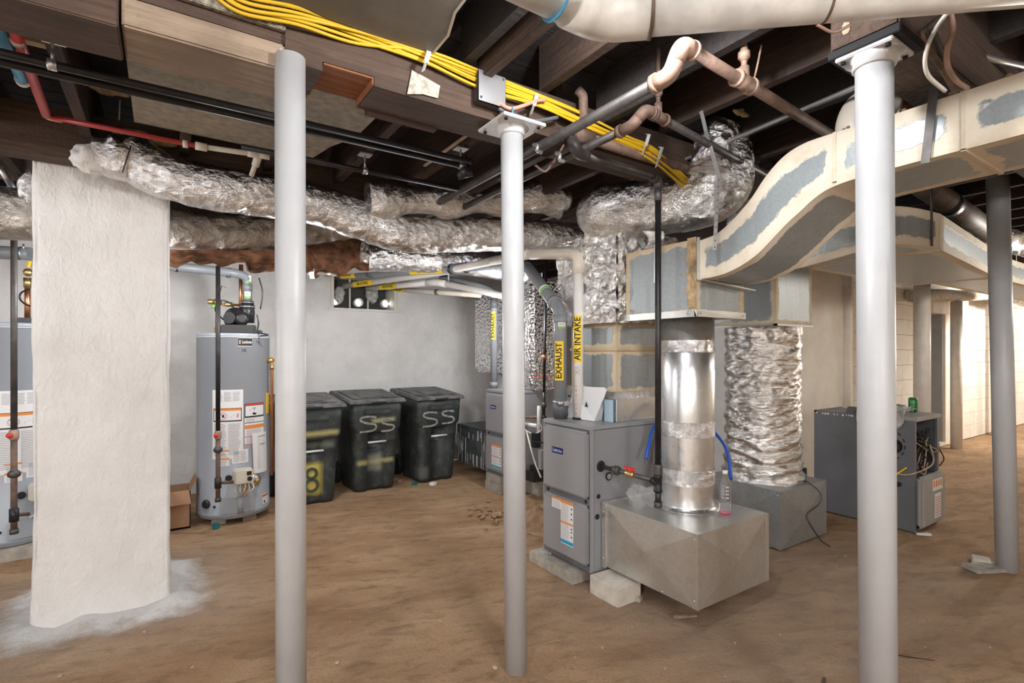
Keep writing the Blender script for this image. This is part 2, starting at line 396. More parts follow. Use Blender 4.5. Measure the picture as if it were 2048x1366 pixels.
    def sheetbox(s, x0, y0, z0, x1, y1, z1, n=10, faces='xXyYzZ'):
        if 'x' in faces: s.sheet((x0,y1,z0),(x0,y0,z0),(x0,y0,z1),(x0,y1,z1), n)
        if 'X' in faces: s.sheet((x1,y0,z0),(x1,y1,z0),(x1,y1,z1),(x1,y0,z1), n)
        if 'y' in faces: s.sheet((x0,y0,z0),(x1,y0,z0),(x1,y0,z1),(x0,y0,z1), n)
        if 'Y' in faces: s.sheet((x1,y1,z0),(x0,y1,z0),(x0,y1,z1),(x1,y1,z1), n)
        if 'z' in faces: s.sheet((x0,y1,z0),(x1,y1,z0),(x1,y0,z0),(x0,y0,z0), n)
        if 'Z' in faces: s.sheet((x0,y0,z1),(x1,y0,z1),(x1,y1,z1),(x0,y1,z1), n)
    def text(s, string, size, o, xd, yd, wid=None):
        vs, fs = text_mesh(string); o, xd, yd = Vector(o), Vector(xd), Vector(yd); k = 1.0
        if wid: k = wid/((max(v[0] for v in vs)-min(v[0] for v in vs))*size)
        s.add([o+xd*x*size*k+yd*y*size for x, y in vs], fs)
    def text_cyl(s, string, size, cx, cy, R, th, z, vertical=False, wid=None):
        vs, fs = text_mesh(string); k = 1.0
        if wid: k = wid/((max(v[0] for v in vs)-min(v[0] for v in vs))*size)
        o = []
        for x, y in vs:
            x *= size*k; y *= size
            if vertical: x, y = -y, x
            a = th+x/R; o.append((cx+R*math.cos(a), cy+R*math.sin(a), z+y))
        s.add(o, fs)
    def patch(s, cx, cy, R, th0, th1, z0, z1, n=8):
        vs = []
        for i in range(n+1):
            a = th0+(th1-th0)*i/n; vs += [(cx+R*math.cos(a), cy+R*math.sin(a), z0), (cx+R*math.cos(a), cy+R*math.sin(a), z1)]
        s.add(vs, [(2*i, 2*i+2, 2*i+3, 2*i+1) for i in range(n)], True)
    def build(s, name, mat, parent=None, bevel=0, seg=2, sub=0):
        o = bpy.data.objects.new(name, None) if False else None
        me = bpy.data.meshes.new(name)
        if parent: off = wl(parent)
        else:
            xs, ys, zs = zip(*[(v.x, v.y, v.z) for v in s.v])
            off = Vector(((min(xs)+max(xs))/2, (min(ys)+max(ys))/2, min(zs)))
        me.from_pydata([v-off for v in s.v], [], s.f)
        mats = mat if isinstance(mat, (list, tuple)) else [mat]
        for m in mats: me.materials.append(M[m] if isinstance(m, str) else m)
        me.polygons.foreach_set('material_index', s.m); me.polygons.foreach_set('use_smooth', s.sm)
        if s.ed:
            at = me.attributes.new('edge', 'FLOAT', 'POINT'); at.data.foreach_set('value', [s.ed.get(i, 1.0) for i in range(len(s.v))])
        if bevel:
            bm = bmesh.new(); bm.from_mesh(me); bmesh.ops.remove_doubles(bm, verts=bm.verts, dist=1e-5)
            es = [e for e in bm.edges if len(e.link_faces) == 2 and e.calc_face_angle(0) > .6]
            bmesh.ops.bevel(bm, geom=es, offset=bevel, segments=seg, affect='EDGES', clamp_overlap=True)
            bm.to_mesh(me); bm.free()
        me.update()
        o = bpy.data.objects.new(name, me); COL.objects.link(o)
        if parent: o.parent = parent; o.location = (0, 0, 0)
        else: o.location = off
        return o
def tag(o, label, cat, group=None):
    o['label'] = label; o['category'] = cat
    if group: o['group'] = group
    return o
def thing(name, loc, label, cat, group=None):
    o = bpy.data.objects.new(name, None); o.empty_display_size = .1; o.location = loc; COL.objects.link(o)
    return tag(o, label, cat, group)
def struct(o): o['kind'] = 'structure'; return o
def one(name, mat, parent, fn, bevel=0):
    m = MB(); fn(m); return m.build(name, mat, parent, bevel)
def boxp(name, mat, parent, *c, bevel=0):
    m = MB(); m.box(*c); return m.build(name, mat, parent, bevel)
def tubep(name, mat, parent, pts, r, seg=12, rnd=0, **k):
    m = MB(); m.tube(pts, r, seg, rnd, **k); return m.build(name, mat, parent)
def N3(p, s): return noise.noise(Vector(p)*s)
def crumple(amp, s=9):
    def f(p):
        a = abs(noise.noise(p*s)); b = abs(noise.noise(p*s*2.3+Vector((5, 3, 1)))); return amp*((.5-a*1.6)+(.3-b*.9)+.5*noise.noise(p*s*.4))
    return f
def th_to_cam(cx, cy): return math.atan2(-cy, -cx)
# ------------------------------------------------------------------ the room shell
XL, YF, YB, YR, XC, XE, ZC = -3.2, -3.2, 6.1, 2.93, 4.6, 17.0, 2.82
def floor_h(x, y):
    p = Vector((x, y, 0))
    h = .012*noise.noise(p*1.3) + .007*noise.noise(p*4.1) + .004*noise.noise(p*11)
    d = math.hypot(max(abs(x+.26)-.3, 0), max(abs(y-3.85)-.33, 0))            # spoil heaped round the foot of the pier
    h += .045*math.exp(-(d/.10)**2)*(.6+noise.noise(p*7)) if d < .4 else 0
    return h - .012
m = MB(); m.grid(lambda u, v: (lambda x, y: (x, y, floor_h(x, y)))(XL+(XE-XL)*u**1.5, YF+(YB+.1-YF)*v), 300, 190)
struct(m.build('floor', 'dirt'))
# back wall with the hole of the basement window
WX0, WX1, WZ0, WZ1 = 1.575, 2.365, 1.915, 2.32
m = MB(); nx, nz = 160, 60
xs = [XL+(XC-XL)*i/nx for i in range(nx+1)]; zs = [ZC*j/nz for j in range(nz+1)]
def snap(a, vals):
    for v in vals:
        k = min(range(len(a)), key=lambda i: abs(a[i]-v)); a[k] = v
snap(xs, (WX0, WX1)); snap(zs, (WZ0, WZ1))
vs = []
for x in xs:
    for z in zs:
        near = min(max(WX0-x, x-WX1, WZ0-z, z-WZ1, 0), .12)/.12
        vs.append((x, YB - near*(.045*noise.noise(Vector((x*1.1, 3, z*1.4))) + .012*noise.noise(Vector((x*4, 1, z*4)))), z))
fs = []
for i in range(nx):
    for j in range(nz):
        cx_, cz_ = (xs[i]+xs[i+1])/2, (zs[j]+zs[j+1])/2
        if WX0 < cx_ < WX1 and WZ0 < cz_ < WZ1: continue
        a = i*(nz+1)+j; fs.append((a, a+nz+1, a+nz+2, a+1))
m.add(vs, fs, True); struct(m.build('wall_back', 'wallpaint'))
m = MB(); m.box(XC, YR+.2, 0, XC+.15, YB, ZC); struct(m.build('wall_step', 'wallpaint'))
m = MB(); m.box(XL-.1, YF, 0, XL, YB, ZC); struct(m.build('wall_left', 'wallpaint'))
m = MB(); m.box(XL, YF-.1, 0, XE, YF, ZC); struct(m.build('wall_front', 'cream'))
m = MB(); m.box(XE, YF, 0, XE+.1, YR, ZC); struct(m.build('wall_end', 'cream'))
# right wall: a smooth plastered length, then painted blocks round a doorway
wr = struct(thing('wall_right', (XC, YR, 0), 'x', 'x')); del wr['label']; del wr['category']
boxp('backing', 'cream', wr, XC, YR+.07, 0, 9.2, YR+.2, ZC); boxp('backing', 'cream', wr, 9.78, YR+.07, 0, XE, YR+.2, ZC)
boxp('backing', 'cream', wr, 9.2, YR+.07, 1.98, 9.78, YR+.2, ZC)
m = MB(); m.grid(lambda u, v: (XC+(6.46-XC)*u, YR-.18-.006*noise.noise(Vector((u*6, v*7, 0))), ZC*v), 30, 30); m.box(XC, YR-.17, 0, 6.46, YR+.07, ZC)
m.build('plaster_panel', 'cream', wr)
tubep('pipe_chase', 'cream', wr, [(6.28, YR-.18, 0), (6.28, YR-.18, ZC)], .055, 16)
blk = None; HB, LB = .205, .41
for r in range(13):
    x = 6.47 - (LB/2 if r % 2 else 0)
    while x < 14.2:
        x0, x1 = max(x, 6.47)+.0015, x+LB-.0015; z0, z1 = r*HB+.0015, min((r+1)*HB-.0015, ZC)
        x += LB
        if x1-x0 < .08: continue
        if x1 > 9.16 and x0 < 10.0 and z0 < 1.95:
            if x0 < 9.16-.08: x1 = 9.16
            elif x1 > 10.08: x0 = 10.0
            else: continue
        full = abs(x1-x0-LB+.003) < .001
        if full and blk: o = blk.copy(); COL.objects.link(o)
        else:
            mm = MB(); mm.box(-(x1-x0)/2, -.035, 0, (x1-x0)/2, .035, HB-.003); o = mm.build('concrete_block', 'cream', None, .0025, 1)
            if full: blk = o
        o.parent = wr; o.location = ((x0+x1)/2-XC, .035+random.uniform(-.0015, .0015), z0)
# doorway with white casing and an open grey leaf
dr = struct(thing('door_1', (9.5, YR, 0), 'x', 'x')); del dr['label']; del dr['category']
boxp('casing', 'cream', dr, 9.80, YR-.03, 0, 10.0, YR+.09, 1.98, bevel=.004); boxp('casing', 'cream', dr, 9.08, YR-.03, 0, 9.2, YR+.09, 1.98, bevel=.004)
boxp('casing', 'cream', dr, 9.08, YR-.035, 1.98, 10.0, YR+.09, 2.18, bevel=.004)
boxp('jamb', 'oldlight', dr, 9.77, YR, 0, 9.80, YR+.13, 1.98); boxp('dark_room', 'dark_hole', dr, 8.9, YR+.7, 0, 10.2, YR+.75, 2.1)
boxp('threshold', 'concretelight', dr, 9.2, YR-.03, 0, 9.8, YR+.13, .05)
for k in range(2): boxp('wall_joint', 'dark_hole', wr, 10.62, YR-.003, 1.05+k*.55, 10.64, YR+.01, 1.35+k*.55)
# ceiling: boards over the joists
ce = struct(thing('ceiling', (0, 0, ZC), 'x', 'x')); del ce['label']; del ce['category']
boxp('subfloor', 'blackwood', ce, XL, YF, ZC+.03, XE, YB, ZC+.06)
pk = None; y = YF
while y < YB:
    if pk is None:
        mm = MB(); mm.box(XL, -.07, 0, XC+4.5, .07, .025); pk = mm.build('plank', 'blackwood', None); o = pk; pk.location.x -= 0
        ox = pk.location.x
    else: o = pk.copy(); COL.objects.link(o)
    o.parent = ce; o.location = (ox, y+.075, .002+random.uniform(0, .004)); y += .148
# whitewashed masonry pier
m = MB(); PX0, PX1, PY0, PY1, PZ = -.56, .02, 3.52, 3.98, 2.62
def pier(u, v):
    z = v*PZ; per = [(PX0, PY1), (PX0, PY0), (PX1, PY0), (PX1, PY1)]
    L = [.53, .58, .53]; t = u*sum(L); i = 0
    while i < 2 and t > L[i]: t -= L[i]; i += 1
    a, b = per[i], per[i+1]; k = t/L[i]; x, y = a[0]+(b[0]-a[0])*k, a[1]+(b[1]-a[1])*k
    # soften the arris and lump the coat of lime
    cx, cy = (PX0+PX1)/2, (PY0+PY1)/2; e = min(k*L[i], (1-k)*L[i]); rr = .012*max(0, 1-e/.03)**2
    n = .010*noise.noise(Vector((x*3, y*3, z*2.2))) + .006*noise.noise(Vector((x*9, y*9, z*7))) - .007*math.exp(-((z)/.10)**2)
    sx = (1 if x > cx else -1); sy = (1 if y > cy else -1)
    if i == 1: y += n+rr*1.0; x -= sx*rr
    else: x += sx*(-n-rr)
    return (x, y, z-.03)
m.grid(pier, 130, 130); m.box(PX0+.03, PY0+.03, 0, PX1-.03, PY1, PZ-.02); struct(m.build('trim_1', 'plaster'))
bpy.data.objects['trim_1'].name = 'wall_pier'
# basement window with daylight behind the pipe ends
wn = struct(thing('window_1', ((WX0+WX1)/2, YB, WZ0), 'x', 'x')); del wn['label']; del wn['category']
FR = .035
for nm, c in (('sill', (WX0-.03, YB-.03, WZ0-.03, WX1+.03, YB+.3, WZ0)), ('frame', (WX0, YB-.015, WZ0, WX0+FR, YB+.3, WZ1)), ('frame', (WX1-FR, YB-.015, WZ0, WX1, YB+.3, WZ1)), ('head', (WX0, YB-.015, WZ1-FR, WX1, YB+.3, WZ1))):
    boxp(nm, 'valve' if nm == 'frame' else 'wallpaint', wn, *c, bevel=.004)
boxp('back_panel', 'dark_hole', wn, WX0, YB+.29, WZ0, WX1, YB+.31, WZ1)
for k in (.34, .62): boxp('mullion', 'valve', wn, WX0+(WX1-WX0)*k, YB+.2, WZ0, WX0+(WX1-WX0)*k+.018, YB+.22, WZ1)
for px, py in ((671, 602), (718, 605), (772, 607)):
    p = D(px, py, 6.05); k = (YB+.16)/p.y; p = Vector((p.x*k, YB+.16, EYE+(p.z-EYE)*k))
    m = MB(); m.lathe([(.055, .1), (.055, 0), (.043, 0), (.043, .1)], p, (0, 1, 0)); e = m.build('pipe_end', 'pvc', wn)
    m = MB(); m.cyl(p+V(0, .06, 0), p+V(0, .07, 0), .043); m.build('daylight_opening', 'daylight', wn)
boxp('pane', 'glass', wn, WX0+FR, YB+.235, WZ0, WX1-FR, YB+.24, WZ1-FR)
one('crumpled_bag', 'rag', wn, lambda m: m.ball((1.72, YB+.2, WZ0+.17), .075, 12, (1, .7, 1.3), lambda p: .03*noise.noise(p*20)))
one('crumpled_bag', 'rag', wn, lambda m: m.ball((2.12, YB+.2, WZ0+.2), .075, 12, (1, .7, 1.4), lambda p: .03*noise.noise(p*20)))

# ------------------------------------------------------------------ timber overhead
JB = 2.47
k = 0
for k in range(-6, 28):
    x = .905+.41*k
    if x > 12 or x < -1.6: continue
    if x < XC: y1, z0 = YB-.05, JB
    else: y1, z0 = YR-.02, 2.55
    o = boxp('floor_joist', 'joistY', None, x-.022, 2.14, z0, x+.022, y1, ZC)
    tag(o, ['dark old joist running from the main beam to the back wall', 'dark old joist over the ducts and the corridor on the right'][x > XC], 'joist', 'joists behind the main beam' if x < XC else 'joists over the corridor')
    xf = x+.145
    if not -1.2 < xf < 7.2: continue
    o = boxp('floor_joist', 'joistY' if k % 2 else 'blackwood', None, xf-.022, YF, 2.61, xf+.022, 1.93, ZC)
    tag(o, 'dark joist running from the main beam towards the viewer', 'joist', 'joists in front of the main beam')
# main beam: dark timber with a cut-out showing red wood, pale plank on the left
b = thing('main_beam', (1.0, 2.03, 2.38), 'dark brown main beam carrying the yellow cables across the ceiling', 'beam')
BY0, BY1 = 1.93, 2.14
m = MB(); m.box(-.1, BY0+.012, 2.47, .60, BY1, 2.61); m.box(.345, BY0, 2.41, .47, BY1, 2.61); m.box(.47, BY0, 2.445, .66, BY1, 2.61); m.box(.66, BY0, 2.41, 4.4, BY1, 2.61)
m.build('timber', 'beamX', b)
boxp('timber', 'beamX', b, -3.1, BY0-.01, 2.36, -.115, BY1, 2.61, bevel=.004)
m = MB(); m.box(.475, BY0+.005, 2.438, .655, BY1-.01, 2.4455); m.box(.652, BY0+.003, 2.412, .658, BY1-.005, 2.445); m.build('cut_face', 'redwood', b)
boxp('ledger', 'beamX', b, .70, BY1, 2.40, 1.02, BY1+.035, 2.44, bevel=.003)
b = boxp('plank', 'tanX', None, -.108, BY0-.004, 2.372, .343, BY1+.02, 2.462, bevel=.006)
tag(b, 'weathered tan plank beside the leftmost grey column top', 'plank')
b = boxp('fiberboard_strip', 'fiber', None, -.02, BY0-.014, 2.505, .345, BY0+.008, 2.605, bevel=.003)
tag(b, 'mottled fiberboard strip above the tan plank, under the yellow cables', 'board')
# grey boards
m = MB()
o = [(-.115, 2.165), (-.118, 2.93), (.66, 2.955), (.705, 2.72), (.775, 2.55), (.79, 2.165)]
m.prism([(x, y, 2.452) for x, y in o], (0, 0, .014)); b = m.build('plywood_sheet', 'board')
tag(b, 'large grey plywood sheet under the joists behind the leftmost column', 'board')
m = MB(); m.prism([(.02, 2.2, 2.438), (.02, 2.23, 2.438), (.48, 2.25, 2.438), (.48, 2.22, 2.438)], (0, 0, .012)); tag(m.build('furring_strip', 'fiber'), 'thin mottled strip along the edge of the plywood sheet', 'strip')
m = MB(); rp = [(.88, 1.90), (.878, 1.75), (.845, 1.62), (.83, 1.5), (.80, 1.38), (.79, 1.2), (.79, .9)]
rp = [(x+random.uniform(-.006, .006), y) for x, y in rp]
m.prism([(-.9, .9, 2.585)]+[(x, y, 2.585) for x, y in rp[::-1]]+[(-.9, 1.90, 2.585)], (0, 0, .012)); m.mi = 1
for i in range(len(rp)-1): m.bar((*rp[i], 2.591), (*rp[i+1], 2.591), .010, .0145)
tag(m.build('gypsum_board', ['gyp', 'gypedge']), 'grey gypsum board with a torn right edge above the yellow cables', 'board')
# short pieces between and beside joists
b = boxp('blocking', 'paleX', None, -.80, 2.47, 2.50, -.355, 2.51, 2.70, bevel=.003); tag(b, 'pale new wood block between dark joists at the top left', 'block')
b = boxp('sister_joist', 'joistY', None, 1.105, 1.35, 2.56, 1.15, 1.93, 2.74, bevel=.003); tag(b, 'short joist piece with a sawn end left of the white drain pipe', 'joist')
b = boxp('sister_joist', 'blackwood', None, 1.79, 1.55, 2.53, 1.83, 1.93, 2.72, bevel=.003); tag(b, 'short dark joist stub above the bent iron pipes', 'joist')
b = boxp('lath', 'strip', None, 1.225, 2.2, 2.462, 1.24, 2.75, 2.4695); tag(b, 'thin pale lath on a joist edge between the two left columns', 'lath')
b = boxp('header_beam', 'beamX', None, -3.1, 3.36, 2.36, 1.1, 3.5, 2.60, bevel=.005); tag(b, 'dark header beam running along the front of the whitewashed pier', 'beam')
# right-hand beam over the third column with a black shim
b = thing('girder', (1.87, .76, 2.40), 'brown girder end resting on the right foreground column', 'beam')
boxp('timber', 'beamX', b, 1.835, .655, 2.392, 7.0, .85, 2.80, bevel=.006); boxp('shim', 'blackmat', b, 1.83, .65, 2.366, 2.02, .855, 2.392, bevel=.002)
one('splinter', 'strip', b, lambda m: (m.ball((1.833, .80, 2.45), .02, 6, (.2, .7, 1.2)), m.ball((1.833, .825, 2.53), .018, 6, (.2, .6, 1.5))))
# scraps and insulation caught between the joists
for i, (px, py, d, r, lb) in enumerate(((215, 178, 2.55, .05, 'yellow foam tuft hanging left of the plywood sheet'), (268, 272, 2.72, .05, 'yellow foam lump behind the red pipe over the pier'), (320, 283, 2.75, .045, 'yellow foam lump at the right end of the red pipe'), (1480, 225, 2.72, .03, 'tan paper scrap hanging from a joist above the foil elbow'))):
    p = D(px, py, d); m = MB(); m.ball(p, r, 12, (1.9, .7, .55), lambda q: .025*noise.noise(q*28)); tag(m.build('foam_scrap', 'foam'), lb, 'insulation')
m = MB(); p = [D(822, 142, 2.055), D(880, 172, 2.115), D(874, 198, 2.115), D(811, 192, 2.05)]
p = [Vector((q.x, BY0-.006, q.z)) for q in p]; m.prism([p[0], p[1], p[2], (p[2]+p[3])/2+V(0, 0, .008), p[3]], (0, -.004, 0)); tag(m.build('card_scrap', 'kraft'), 'torn pale card scrap nailed to the main beam face', 'scrap')

# ------------------------------------------------------------------ steel columns
def column(a, bt, r, label, matn, plate=True, collar=True, pw=.11, group=None):
    a, bt = Vector(a), Vector(bt)
    t = thing('steel_column', a, label, 'column', group)
    m = MB(); m.tube([a, bt-V(0, 0, .004)], r, 32); m.build('shaft', matn, t)
    if plate:
        m = MB(); m.box(bt.x-pw, bt.y-pw, bt.z, bt.x+pw, bt.y+pw, bt.z+.014); m.build('cap_plate', 'columnend', t, .003)
        m = MB()
        for i, j in ((-1, -1), (1, -1), (1, 1), (-1, 1)): m.cyl((bt.x+i*pw*.78, bt.y+j*pw*.78, bt.z-.008), (bt.x+i*pw*.78, bt.y+j*pw*.78, bt.z+.004), .008, 8)
        m.build('bolt_head', 'blackmat', t)
    if collar:
        m = MB(); m.lathe([(r*1.02, -.03), (r*1.16, -.028), (r*1.18, -.012), (r*1.55, 0)], bt, (0, 0, 1), 32); m.build('collar', 'columnend', t)
    return t
t = column((.36, 1.905, -.02), (.36, 1.925, 2.425), .0495, 'grey steel column standing left of centre, nearest the trash carts', 'column', False, False)
m = MB(); m.box(.325, BY0-.012, 2.385, .345, BY0+.02, 2.44); m.build('shim', 'columnend', t, .002)
column((1.297, 1.913, -.02), (1.282, 1.925, 2.392), .0495, 'slightly leaning grey column in the middle of the picture', 'column')
column((1.93, .745, -.02), (1.916, .753, 2.352), .053, 'thick light grey column in the right foreground', 'column', pw=.082)
column((4.545, 1.024, -.02), (4.50, 1.06, 2.54), .0585, 'shaded grey column at the far right edge', 'column', False, False)
column((6.75, 2.2, -.02), (6.75, 2.2, 2.5), .075, 'cream column just behind the old furnace', 'columncream', False, False)
column((9.62, 2.72, -.02), (9.62, 2.72, 2.15), .07, 'cream column by the doorway of the block wall', 'columncream', False, False)
column((11.75, 2.78, -.02), (11.75, 2.78, 2.5), .07, 'cream column farthest along the block wall', 'columncream', False, False)
# ------------------------------------------------------------------ furnaces
def screws(m, pts, ax, r=.006):
    for p in pts: m.lathe([(r, 0), (r, .003), (r*.5, .005)], p, ax, 8)
def furnace(x, y0, y1, z0, z1, label, dep=.73, small=False):
    """gas furnace whose front faces -X; doors bulge from the front; its right side faces -Y"""
    t = thing('gas_furnace', (x+dep/2, (y0+y1)/2, z0), label, 'furnace')
    Hh = z1-z0
    m = MB(); m.box(x+.012, y0, z0, x+dep, y1, z1-.002); m.build('cabinet', 'furnaceside', t, .004)
    boxp('top_panel', 'furnace', t, x-.012, y0-.004, z1-.026, x+dep, y1+.004, z1, bevel=.004)
    for a, b2 in ((y0, y0+.014), (y1-.014, y1)): boxp('side_flange', 'furnace', t, x-.012, a, z0, x+.014, b2, z1-.026, bevel=.003)
    mid = z0+Hh*.475
    d1 = boxp('upper_door', 'furnace', t, x-.034, y0+.022, mid+.02, x+.01, y1-.018, z1-.035, bevel=.016)
    d2 = boxp('lower_door', 'furnace', t, x-.034, y0+.022, z0+.035, x+.01, y1-.018, mid-.02, bevel=.016)
    boxp('bottom_rail', 'oldgrey', t, x-.004, y0+.014, z0, x+.02, y1-.014, z0+.035)
    boxp('mid_rail', 'oldgrey', t, x-.006, y0+.014, mid-.02, x+.02, y1-.014, mid+.02)
    m = MB(); screws(m, [(x-.006, y0+.05, mid), (x-.006, y1-.05, mid)], (-1, 0, 0), .012); m.build('door_screw', 'blackmat', t)
    # badge (the top text direction runs towards -Y because the door is seen from -X)
    yc = y1-.18; zc = z0+Hh*.79 if not small else z0+Hh*.80
    m = MB(); m.box(x-.037, yc-.056, zc-.019, x-.033, yc+.056, zc+.019); bd = m.build('badge', 'navy', t, .002)
    one('lettering', 'paper', bd, lambda m: (m.text('Comfort', .030, (x-.0378, yc+.017, zc), (0, -1, 0), (0, .25, 1), .062), m.text('Aire', .026, (x-.0378, yc-.033, zc-.001), (0, -1, 0), (0, .25, 1), .030)))
    return t
FX, FY0, FY1 = 2.118, 2.312, 2.782
f1 = furnace(FX, FY0, FY1, .083, .959, 'grey gas furnace in front with a blue badge, standing on concrete pads')
def door_label(t, x, ya, yb, za, zb, ears=True):
    m = MB(); m.box(x-.001, ya, za, x, yb, zb); e = m.build('warning_label', 'paper', t)
    H2 = zb-za
    def l(mi, fn): 
        k = MB(); fn(k); k.build('print', mi, e)
    W = yb-ya
    l('orange_ink', lambda k: (k.box(x-.0016, ya, zb-H2*.075, x-.001, yb, zb), k.box(x-.0016, ya, za+H2*.47, x-.001, yb, za+H2*.51)))
    l('blue_ink', lambda k: k.box(x-.0016, ya, za+H2*.02, x-.001, yb, za+H2*.10))
    def rows(k):
        for r in range(16):
            z = za+H2*(.14+r*.05)
            if .45 < (z-za)/H2 < .53: continue
            k.box(x-.0016, yb-W*.06-W*.62*random.uniform(.8, 1), z, x-.001, yb-W*.06, z+H2*.014)
    l('grey_ink', rows)
    l('ink', lambda k: [k.box(x-.0016, ya+W*.08, za+H2*zz, x-.001, ya+W*.18, za+H2*(zz+.03)) for zz in (.2, .31, .38, .6, .72, .83)])
door_label(f1, FX-.0342, FY0+.135, FY0+.255, .20, .475)
m = MB(); m.box(FX-.0352, FY0+.255, .405, FX-.0342, FY0+.345, .475); e = m.build('warning_label', 'paper', f1)
boxp('print', 'orange_ink', e, FX-.0357, FY0+.255, .462, FX-.0351, FY0+.345, .475)
one('print', 'grey_ink', e, lambda k: [k.box(FX-.0357, FY0+.265, .412+i*.008, FX-.0351, FY0+.338, .4145+i*.008) for i in range(6)])
m = MB(); m.lathe([(.034, 0), (.034, .002), (.026, .004)], (2.185, FY0-.001, .714), (0, -1, 0), 20); m.build('pipe_hole', 'blackmat', f1)
m = MB(); m.lathe([(.014, 0), (.014, .003)], (2.165, FY0-.001, .535), (0, -1, 0), 14); m.lathe([(.017, 0), (.017, .003)], (2.155, FY0-.001, .415), (0, -1, 0), 14); m.build('plug_hole', 'blackmat', f1)
m = MB(); m.lathe([(.026, 0), (.026, .003), (.019, .003)], (2.25, FY0-.001, .645), (0, -1, 0), 18); g = m.build('sight_port', 'blackmat', f1)
one('port_glass', 'steel', g, lambda m: m.lathe([(.018, 0), (.016, .005)], (2.25, FY0-.0035, .645), (0, -1, 0), 16))
one('screw', 'steel', f1, lambda m: screws(m, [(2.31, FY0, .80), (2.31, FY0, .62), (2.36, FY0, .60), (2.22, FY0, .60), (2.29, FY0, .585), (2.33, FY0, .55)], (0, -1, 0), .004))
one('leveling_foot', 'steel', f1, lambda m: (m.cyl((FX+.03, FY1-.03, .055), (FX+.03, FY1-.03, .09), .008, 8), m.cyl((FX+.03, FY1-.03, .055), (FX+.03, FY1-.03, .066), .02, 12), m.cyl((FX+.68, FY0+.03, .055), (FX+.68, FY0+.03, .09), .02, 12)))
def block(c0, c1, label, mt='concrete', bev=.005):
    o = boxp('concrete_pad', mt, None, *c0, *c1, bevel=bev); return tag(o, label, 'block')
block((2.055, 2.42, -.015), (2.46, 2.875, .056), 'flat grey concrete pad under the front left corner of the near furnace')
block((2.075, 2.06, -.015), (2.26, 2.29, .095), 'pale concrete block beside the near furnace, under the bright metal box', 'concretelight')
block((2.50, 2.33, -.015), (2.86, 2.70, .056), 'grey concrete pad under the rear of the near furnace')

# return plenum in front of the near furnace, cross-broken bright sheet metal
def plenum(name, mt, x0, y0, z0, x1, y1, z1, label, cross='xy', flange=True):
    t = thing(name, ((x0+x1)/2, (y0+y1)/2, z0), label, 'duct box')
    m = MB(); e = .02
    def face(a, b, c, d, n):
        a, b, c, d = map(Vector, (a, b, c, d)); ce = (a+b+c+d)/4+Vector(n)*e
        m.add([a, b, c, d, ce], [(0, 1, 4), (1, 2, 4), (2, 3, 4), (3, 0, 4)])
    face((x0,y1,z0),(x0,y0,z0),(x0,y0,z1),(x0,y1,z1), (-1,0,0)); face((x1,y0,z0),(x1,y1,z0),(x1,y1,z1),(x1,y0,z1), (1,0,0))
    face((x0,y0,z0),(x1,y0,z0),(x1,y0,z1),(x0,y0,z1), (0,-1,0)); face((x1,y1,z0),(x0,y1,z0),(x0,y1,z1),(x1,y1,z1), (0,1,0))
    face((x0,y0,z1),(x1,y0,z1),(x1,y1,z1),(x0,y1,z1), (0,0,.15)); face((x0,y1,z0),(x1,y1,z0),(x1,y0,z0),(x0,y0,z0), (0,0,-.1))
    m.build('panel', mt, t)
    m = MB(); m.prism([(x0+.012, y0, z0), (x0+.012, y0-.003, z0), (x0-.003, y0-.003, z0), (x0-.003, y0+.035, z0), (x0, y0+.035, z0), (x0, y0, z0)], (0, 0, z1-z0)); m.build('corner_seam', mt, t)
    boxp('corner_seam', mt, t, x1-.02, y0-.003, z0, x1+.002, y0, z1)
    if flange:
        m = MB(); m.box(x0-.014, y1-.03, z0-.006, x0, y1, z1); m.box(x0-.022, y1-.02, z1-.004, x1, y1+.0, z1+.010); m.build('flange', mt, t)
    m = MB(); screws(m, [(x0-.003, y0+.02, z1-.03), (x0-.003, y0+.02, z0+.04), (x0-.014, y1-.015, z1-.05), (x0-.014, y1-.015, (z0+z1)/2), (x0-.014, y1-.015, z0+.05), (x0-.003, y0+.22, z0+.012), (x0-.003, y0+.47, z0+.012)], (-1, 0, 0), .005)
    m.build('screw', 'steel', t)
    return t
pl1 = plenum('return_plenum', 'galv', 2.2, 1.635, .118, 2.826, 2.305, .495, 'bright cross-creased sheet metal box in front of the near furnace')
one('shadow_stick', 'tanX', None, lambda m: m.bar((2.22, 1.80, .012), (2.32, 1.735, .02), .018, .012)); tag(bpy.data.objects['shadow_stick'], 'short stick lying under the bright metal box', 'stick'); bpy.data.objects['shadow_stick'].name = 'wood_stick'
# round riser between the plenum and the elbow box
RC = (2.565, 1.985)
t = thing('round_duct', (*RC, .495), 'shiny round sheet metal duct standing on the bright metal box', 'duct')
def rduct(m):
    prof = [(.182, .0), (.180, .004), (.157, .010), (.155, .03)]
    for z in (.52, .525, .80, .805): prof.append((.155 if abs(z-round(z, 1)) > .001 else .157, z))
    prof.append((.155, 1.10)); m.lathe(prof, (*RC, .495), (0, 0, 1), 48)
one('tube', 'galvnew', t, rduct)
for za, zb in ((.145, .235), (.42, .51), (.905, .975)):
    m = MB(); m.grid(lambda u, v: (lambda a, r: (RC[0]+r*math.cos(a), RC[1]+r*math.sin(a), .495+za+(zb-za)*v))(u*2*PI, .1565+.003*abs(noise.noise(Vector((u*40, v*6, za*9))))), 110, 8); m.build('foil_tape', 'foil', t)
m = MB(); a = th_to_cam(*RC)+.1; m.bar((RC[0]+.157*math.cos(a+2.0), RC[1]+.157*math.sin(a+2.0), .52), (RC[0]+.157*math.cos(a+2.0), RC[1]+.157*math.sin(a+2.0), 1.58), .02, .006, (math.cos(a+2), math.sin(a+2), 0)); m.build('seam', 'galvnew', t)

